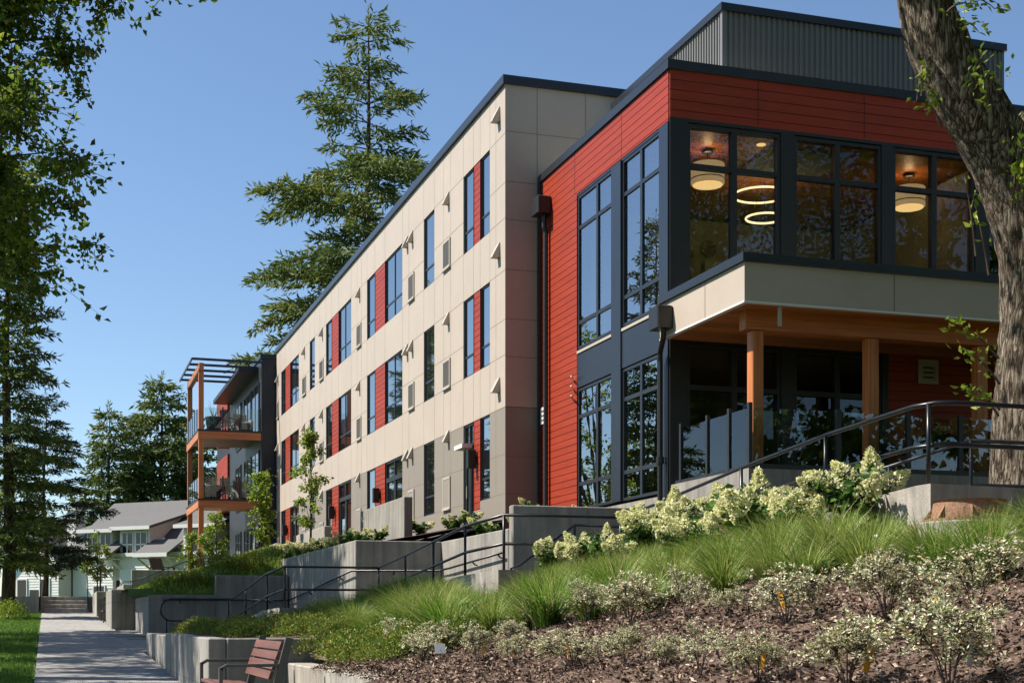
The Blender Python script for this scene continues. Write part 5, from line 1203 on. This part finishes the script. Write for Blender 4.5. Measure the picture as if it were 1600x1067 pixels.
# short lawn blades by the path and on the far grass slope
def blades(name, label, pts, h, m, seed):
    rs_ = np.random.default_rng(seed); n = len(pts); D = rs_.normal(size=(n,3))*.35; D[:,2] = 1
    V, F = leaves(pts, D, h*(.6+.7*rs_.random(n)), h*.16, rs_, .1); return tag(np_obj(name, V, F, m), label, 'grass', kind='stuff')
rs = np.random.default_rng(8); n = 42000; yy = 17+44*rs.random(n)**1.5; xx = -.24-.0028*np.maximum(0, yy-18) - (2.2*rs.random(n)**1.2)*(.4+yy/40)
zz_ = np.array([zp(b)-.035 for b in yy]); blades('lawn_grass', 'mown lawn grass left of the path', np.stack([xx,yy,zz_],1), .075, M['turf'], 8)
n = 16000; yy = 34.6+22.5*rs.random(n); xx = 2.3+3.3*rs.random(n); k = ~((yy < 36.2) & (xx > 3.6) & (xx < 3.7)); zz_ = np.array([slopez(a, b)-.02 for a, b in zip(xx, yy)]); blades('slope_grass', 'bright grass on the slope above the stepped concrete wall', np.stack([xx,yy,zz_],1), .16, M['sapling_leaf'], 9)
# variegated shrubs in the mulch
def shrub(seed, w=.32, tall=.34, tagm=None, nros=190):
    r = random.Random(seed); rs_ = np.random.default_rng(seed); t = thing('variegated_shrub', 'x', 'shrub')
    mb = MB(); Ps = []; Ds = []; ro = []
    ns = 7
    for i in range(ns):
        a = 2*PI*i/ns + r.uniform(-.4,.4); rad = w*.5*r.uniform(.35,.9); e = Vector((math.cos(a)*rad, math.sin(a)*rad, tall*r.uniform(.5,.95))); m_ = Vector((e.x*.35, e.y*.35, e.z*.5))
        mb.tube([(0,0,-.03), m_, e], [.0045,.0035,.002], 5)
        for j in range(nros//ns):
            q = e + Vector((r.gauss(0,1), r.gauss(0,1), r.gauss(-.25,.75)))*w*.15; mb.tube([m_.lerp(e, r.uniform(.3,1)), q], [.0025,.0015], 3, caps=False); ro.append(q)
    for q in ro:
        for k in range(15):
            a = r.random()*6.28; el = r.uniform(-.25,.9); d = Vector((math.cos(a)*math.cos(el), math.sin(a)*math.cos(el), math.sin(el))); Ps.append(q + d*.006 + Vector((0,0,r.gauss(0,.008)))); Ds.append(d)
    s = mb.build('stem', M['twig'], fixn=False); s.parent = t
    P = np.array([tuple(p) for p in Ps]); D = np.array([tuple(p) for p in Ds]); ln = .019*(.6+.7*rs_.random(len(P))); V, F = leaves(P, D, ln, ln*.44, rs_, .2); c = np_obj('foliage', V, F, M['shrub']); c.parent = t
    if tagm:
        mb = MB(); mb.beam((.05,-.06,tall*.28),(.075,-.07,tall*.66),.034,.002, up=(.3,.9,.2)); p = mb.build('plant_tag', tagm); p.parent = t
    return t
SH = [ # x, y, width, proto, label
 (3.04,11.85,.36,0,'pale variegated shrub nearest the wall end, above its white label card'),(3.12,10.48,.36,1,'variegated shrub second in the front row from the wall end'),(3.62,11.14,.27,0,'small variegated shrub between the rows, against the golden ground cover'),
 (4.04,11.65,.33,0,'rounded variegated shrub at the left end of the upper row, by the grasses'),(4.15,10.83,.31,1,'open variegated shrub in the upper row, beside the rounded end one'),(4.15,9.91,.36,2,'wide variegated shrub in the upper row with ochre stalks'),
 (4.24,9.1,.30,3,'tree-like variegated shrub on a single bare stem, middle of the upper row'),(4.31,8.57,.25,1,'variegated shrub with orange tag just right of the tree-like one'),(4.18,7.57,.36,2,'broad variegated shrub with yellow and white tags, upper row'),
 (4.27,6.64,.36,4,'broad variegated shrub with large white tag, upper row towards the right'),(4.78,6.88,.13,0,'tiny variegated tuft against the grasses, upper right'),(4.30,5.92,.32,3,'sparse tall variegated shrub near the right edge, upper row'),
 (3.17,9.68,.28,1,'variegated shrub with yellow tag, front row left of the pair'),(3.21,8.61,.34,2,'dense variegated shrub with shade beneath, front row'),(3.31,7.99,.31,1,'rusty tinged variegated shrub with tall amber tag, front row'),
 (3.33,7.45,.19,0,'small low variegated shrub right of the amber tag, front row'),(3.26,6.83,.22,3,'thin variegated shrub with orange tag, front row middle'),(3.25,6.16,.32,2,'variegated shrub on a brown stem with amber tag, front row'),
 (3.24,5.34,.31,1,'leggy variegated shrub near the bottom edge, front row right'),(3.3,4.7,.37,4,'largest variegated shrub near the lower right corner'),(3.19,13.44,.34,0,'variegated shrub half buried in golden ground cover'),(3.32,12.24,.32,2,'variegated shrub in front of the golden ground cover, beside the label card')]
sp_ = [shrub(81, .34, .30), shrub(82, .34, .33, M['tag_yellow']), shrub(83, .38, .31, M['tag_yellow'], 230), shrub(84, .34, .40, None, 130), shrub(85, .38, .34, M['tag_white'], 230)]
for i in range(5):
    sel = [s for s in SH if s[3] == i]
    clones(sp_[i], [(x, y, bank_z(x, y)+.005, i+x*9+y*5, (w_/.34*1.05*(.9+.2*math.sin(x*31+y*17)), w_/.34*1.05*(.9+.2*math.sin(x*13+y*29)), w_/.34*(.92+.16*math.sin(x*7+y*41)))) for (x, y, w_, k, lb) in sel], 'variegated shrubs in the mulch', [s[4] for s in sel])
t = thing('label_card', 'white plant label card on a stake in the mulch by the golden shrubs', 'label', (3.05, 11.3, bank_z(3.05, 11.3)))
p = MB().box(-.003,.003,-.002,.002,0,.12).build('stake', M['black']); p.parent = t
p = MB().beam((0,-.01,.09),(.0,.02,.17),.09,.002, up=(0,1,0)).build('card', M['tag_white']); p.parent = t
# golden spreading shrubs
def golden(seed, w=.5, h=.24, m='golden', leaf=.034, n=900):
    rs_ = np.random.default_rng(seed); u = rs_.normal(size=(n,3)); u = unit(u); u[:,2] = np.abs(u[:,2]); k = (.55+.5*rs_.random(n))[:,None]
    P = u*k*np.array([w*.55, w*.55, h]); P[:,2] += .02+.03*np.sin(P[:,0]*23)*np.cos(P[:,1]*19); D = u*.7 + rs_.normal(size=(n,3))*.5; D[:,2] += .2
    V, F = leaves(P, D, leaf*(.6+.8*rs_.random(n)), leaf*.5, rs_, .2)
    t = thing('spreading_shrub', 'x', 'shrub'); c = np_obj('foliage', V, F, M[m]); c.parent = t
    mb = MB(); r = random.Random(seed)
    for i in range(7): a = i*.9; mb.tube([(0,0,-.02),(math.cos(a)*w*.25, math.sin(a)*w*.25, h*.5),(math.cos(a)*w*.45, math.sin(a)*w*.45, h*.8)], [.006,.004,.002], 4)
    s = mb.build('stem', M['twig'], fixn=False); s.parent = t
    return t
gp = golden(91); gp['label'] = 'low golden green spreading shrub in the drift above the wall end'
gs = []
for i in range(44):
    y = rg.uniform(11.9, 16.6); x = lerp_tab([(11.9,3.2),(13,2.95),(15,2.75),(17,2.9)], y) + rg.uniform(.0,.95)*(.55 if y < 12.6 else 1); gs.append((x, y, bank_z(x, y), rg.random()*6, rg.uniform(.7,1.15)))
clones(gp, gs, 'golden spreading shrubs')
gp = golden(92, .55, .26, 'golden', .036, 800); gp['label'] = 'low dark green spreading shrub in the shaded planter along the path'
gs = []
for i in range(46):
    y = rg.uniform(16.7, 27.3); x = rg.uniform(2.15, 3.9 if y < 22 else 3.6); gs.append((x, y, bank_z(x, y) if y < 24.7 else -.25, rg.random()*6, rg.uniform(.7,1.1)))
clones(gp, gs, 'spreading shrubs in the shaded planter')
# panicle hydrangeas
def hydrangea(seed, w=.75, h=.85, heads=8, nleaf=150, pale=True):
    r = random.Random(seed); rs_ = np.random.default_rng(seed); t = thing('hydrangea', 'x', 'shrub'); mb = MB(); Ps = []; Ds = []; tips = []
    for i in range(heads+5):
        a = 2*PI*i/(heads+5)*1.618*3 + r.uniform(-.3,.3); rad = w*.5*math.sqrt(r.uniform(.05,1)); e = Vector((math.cos(a)*rad, math.sin(a)*rad, h*r.uniform(.62,1.0)*(1-.25*(rad/(w*.5))**2)))
        pts = bez((0,0,-.02), (e.x*.3, e.y*.3, e.z*.6), e, 4); mb.tube(pts, [.008,.007,.006,.005,.004], 5)
        for k in range(nleaf//(heads+5)):
            q = pts[r.randint(2, 4)] + Vector((r.gauss(0,.03), r.gauss(0,.03), r.gauss(0,.05))); aa = r.random()*6.28; Ps.append(q); Ds.append(Vector((math.cos(aa), math.sin(aa), r.uniform(-.5,.25))))
        if i < heads: tips.append((e, (e - pts[3]).normalized()))
    s = mb.build('stem', M['twig'], fixn=False); s.parent = t
    P = np.array([tuple(p) for p in Ps]); D = np.array([tuple(p) for p in Ds]); ln = .125*(.6+.6*rs_.random(len(P))); V, F = leaves(P, D, ln, ln*.6, rs_, .2); c = np_obj('foliage', V, F, M['hyd_leaf']); c.parent = t
    n = 300; u = rs_.random(n); rad = .062*np.sin(PI*np.clip(u*.86+.14, 0, 1))**.8*(1.15-u*.75)/.9; aa = rs_.random(n)*2*PI; k = .8+.3*rs_.random(n)
    P = np.stack([np.cos(aa)*rad*k, np.sin(aa)*rad*k, u*.19-.03], 1); D = np.stack([np.cos(aa), np.sin(aa), .3+rs_.normal(size=n)*.5], 1)+rs_.normal(size=(n,3))*.5
    V, F = leaves(P, D, .024*(.7+.5*rs_.random(n)), .022, rs_, .25); fh = None
    for (e, d) in tips:
        if fh is None: fh = np_obj('flower_head', V, F, M['hyd_flower']); f_ = fh
        else: f_ = fh.copy(); C.objects.link(f_)
        d = (d*.8 + Vector((r.gauss(0,.5), r.gauss(0,.5), -.1))).normalized(); f_.parent = t; f_.location = e; f_.rotation_euler = d.to_track_quat('Z', 'Y').to_euler(); s_ = r.uniform(1.1,1.7); f_.scale = (s_, s_, s_*r.uniform(.85,1.2))
    return t
hl = 'white panicle hydrangea in bloom beside the '
hy = [(5.95,16.75,.80,0,hl+'mid railing, lowest of the bank row'),(6.15,15.9,.85,1,hl+'mid railing, just above the lowest one'),(6.5,15.0,1.0,0,hl+'railing, leaning left over the grasses'),(6.6,14.3,1.0,2,hl+'railing, middle of the dense clump'),(6.35,13.7,.95,1,hl+'railing, at the front of the dense clump'),(6.75,13.3,1.05,2,hl+'railing, right end of the dense clump'),(6.5,12.5,.95,0,hl+'railing, lower plant left of the kerb'),(6.75,12.0,.95,1,hl+'railing, just left of the pale kerb'),(6.85,11.2,1.0,2,hl+'pale kerb, topmost of the bank row'),(6.45,11.5,.8,0,hl+'pale kerb, low one in the grasses'),(6.0,14.6,.72,1,hl+'railing, low one left of the clump'),(6.2,12.9,.75,0,hl+'railing, small one right of the clump'),(6.35,16.3,.72,2,hl+'mid railing, pressed against the kerb wall'),(6.1,13.2,.7,2,hl+'railing, small one before the clump')]
hp_ = [hydrangea(101, .62, .60, 6, 300), hydrangea(102, .6, .58, 5, 280), hydrangea(103, .7, .62, 7, 330)]
for i in range(3):
    sel = [s for s in hy if s[3] == i]; clones(hp_[i], [(x, y, bank_z(x, y)-.02, x*7+y*3, s_) for (x, y, s_, k, lb) in sel], 'hydrangeas on the bank', [s[4] for s in sel])
h4 = hydrangea(104, .9, .75, 9, 260); h4['label'] = 'hydrangea with cream flowers in the long bed above the terrace wall'
clones(h4, [(5.95+rg.uniform(-.05,.45), y+rg.uniform(-.3,.3), bedz(6, y)-.02, rg.random()*6, rg.uniform(.62,.85)) for y in (32.4,33.6,34.6,35.6,36.6,37.6,38.8,40,41.5,43,45,47)], 'hydrangeas in the terrace bed')
h5 = hydrangea(105, .8, .55, 2, 300); h5['label'] = 'low leafy hydrangea in the bed at the foot of the cream facade'
clones(h5, [(x, y, bedz(x, y)-.02 if y > 26.4 else 1.42+.1*(x-7.3), rg.random()*6, rg.uniform(.55,.8)) for (x, y) in ((6.1,28.6),(6.2,30.2),(6.6,29.4),(6.3,31.3),(8.2,28.0),(7.9,26.0),(8.4,24.6),(7.9,23.6),(8.9,25.6),(8.3,29.4),(9.2,27.2),(8.9,23.4),(9.6,24.6),(8.6,31.0),(8.2,32.2))], 'leafy hydrangeas at the facade')
# small round bush by the steps, rough growth on the far slope
g = golden(95, 1.15, .62, 'sapling_leaf', .07, 1500); g['label'] = 'round bright green bush on the lawn before the steps'; g.location = (-1.25, 48.5, zp(48)); g['group'] = ''
del g['group']
g = golden(96, .7, .42, 'golden', .06, 700); g['label'] = 'dark low shrub at the foot of the grass slope behind the stepped wall'
clones(g, [(2.7+.42*i+rg.uniform(-.1,.1), 35.2+rg.uniform(-.3,.5), slopez(2.7+.42*i, 35)-.02, rg.random()*6, rg.uniform(.8,1.1)) for i in range(6)], 'dark shrubs above the stepped wall')
# rusty manhole ring set on a concrete collar at the top of the bank
t = thing('manhole_ring', 'rusty brown ribbed manhole ring on a round concrete collar', 'manhole', (6.75, 9.35, .74))
p = MB().lathe((0,0,-.3), [(.38,0),(.38,.30),(.37,.31)], 40).build('collar', M['conc_sunlit']); p.parent = t
mb = MB(); mb.lathe((0,0,.012), [(.35,0),(.35,.02),(.29,.022),(.27,.15),(.285,.165),(.25,.167),(.24,.13)], 40)
for k in range(8):
    a = 2*PI*k/8+.2; c, s = math.cos(a), math.sin(a); mb.poly([(c*.27-s*.01, s*.27+c*.01, .14),(c*.345-s*.01, s*.345+c*.01, .032),(c*.27-s*.01, s*.27+c*.01, .032)], (s*.02, -c*.02, 0))
p = mb.build('ring', M['rust']); p.parent = t
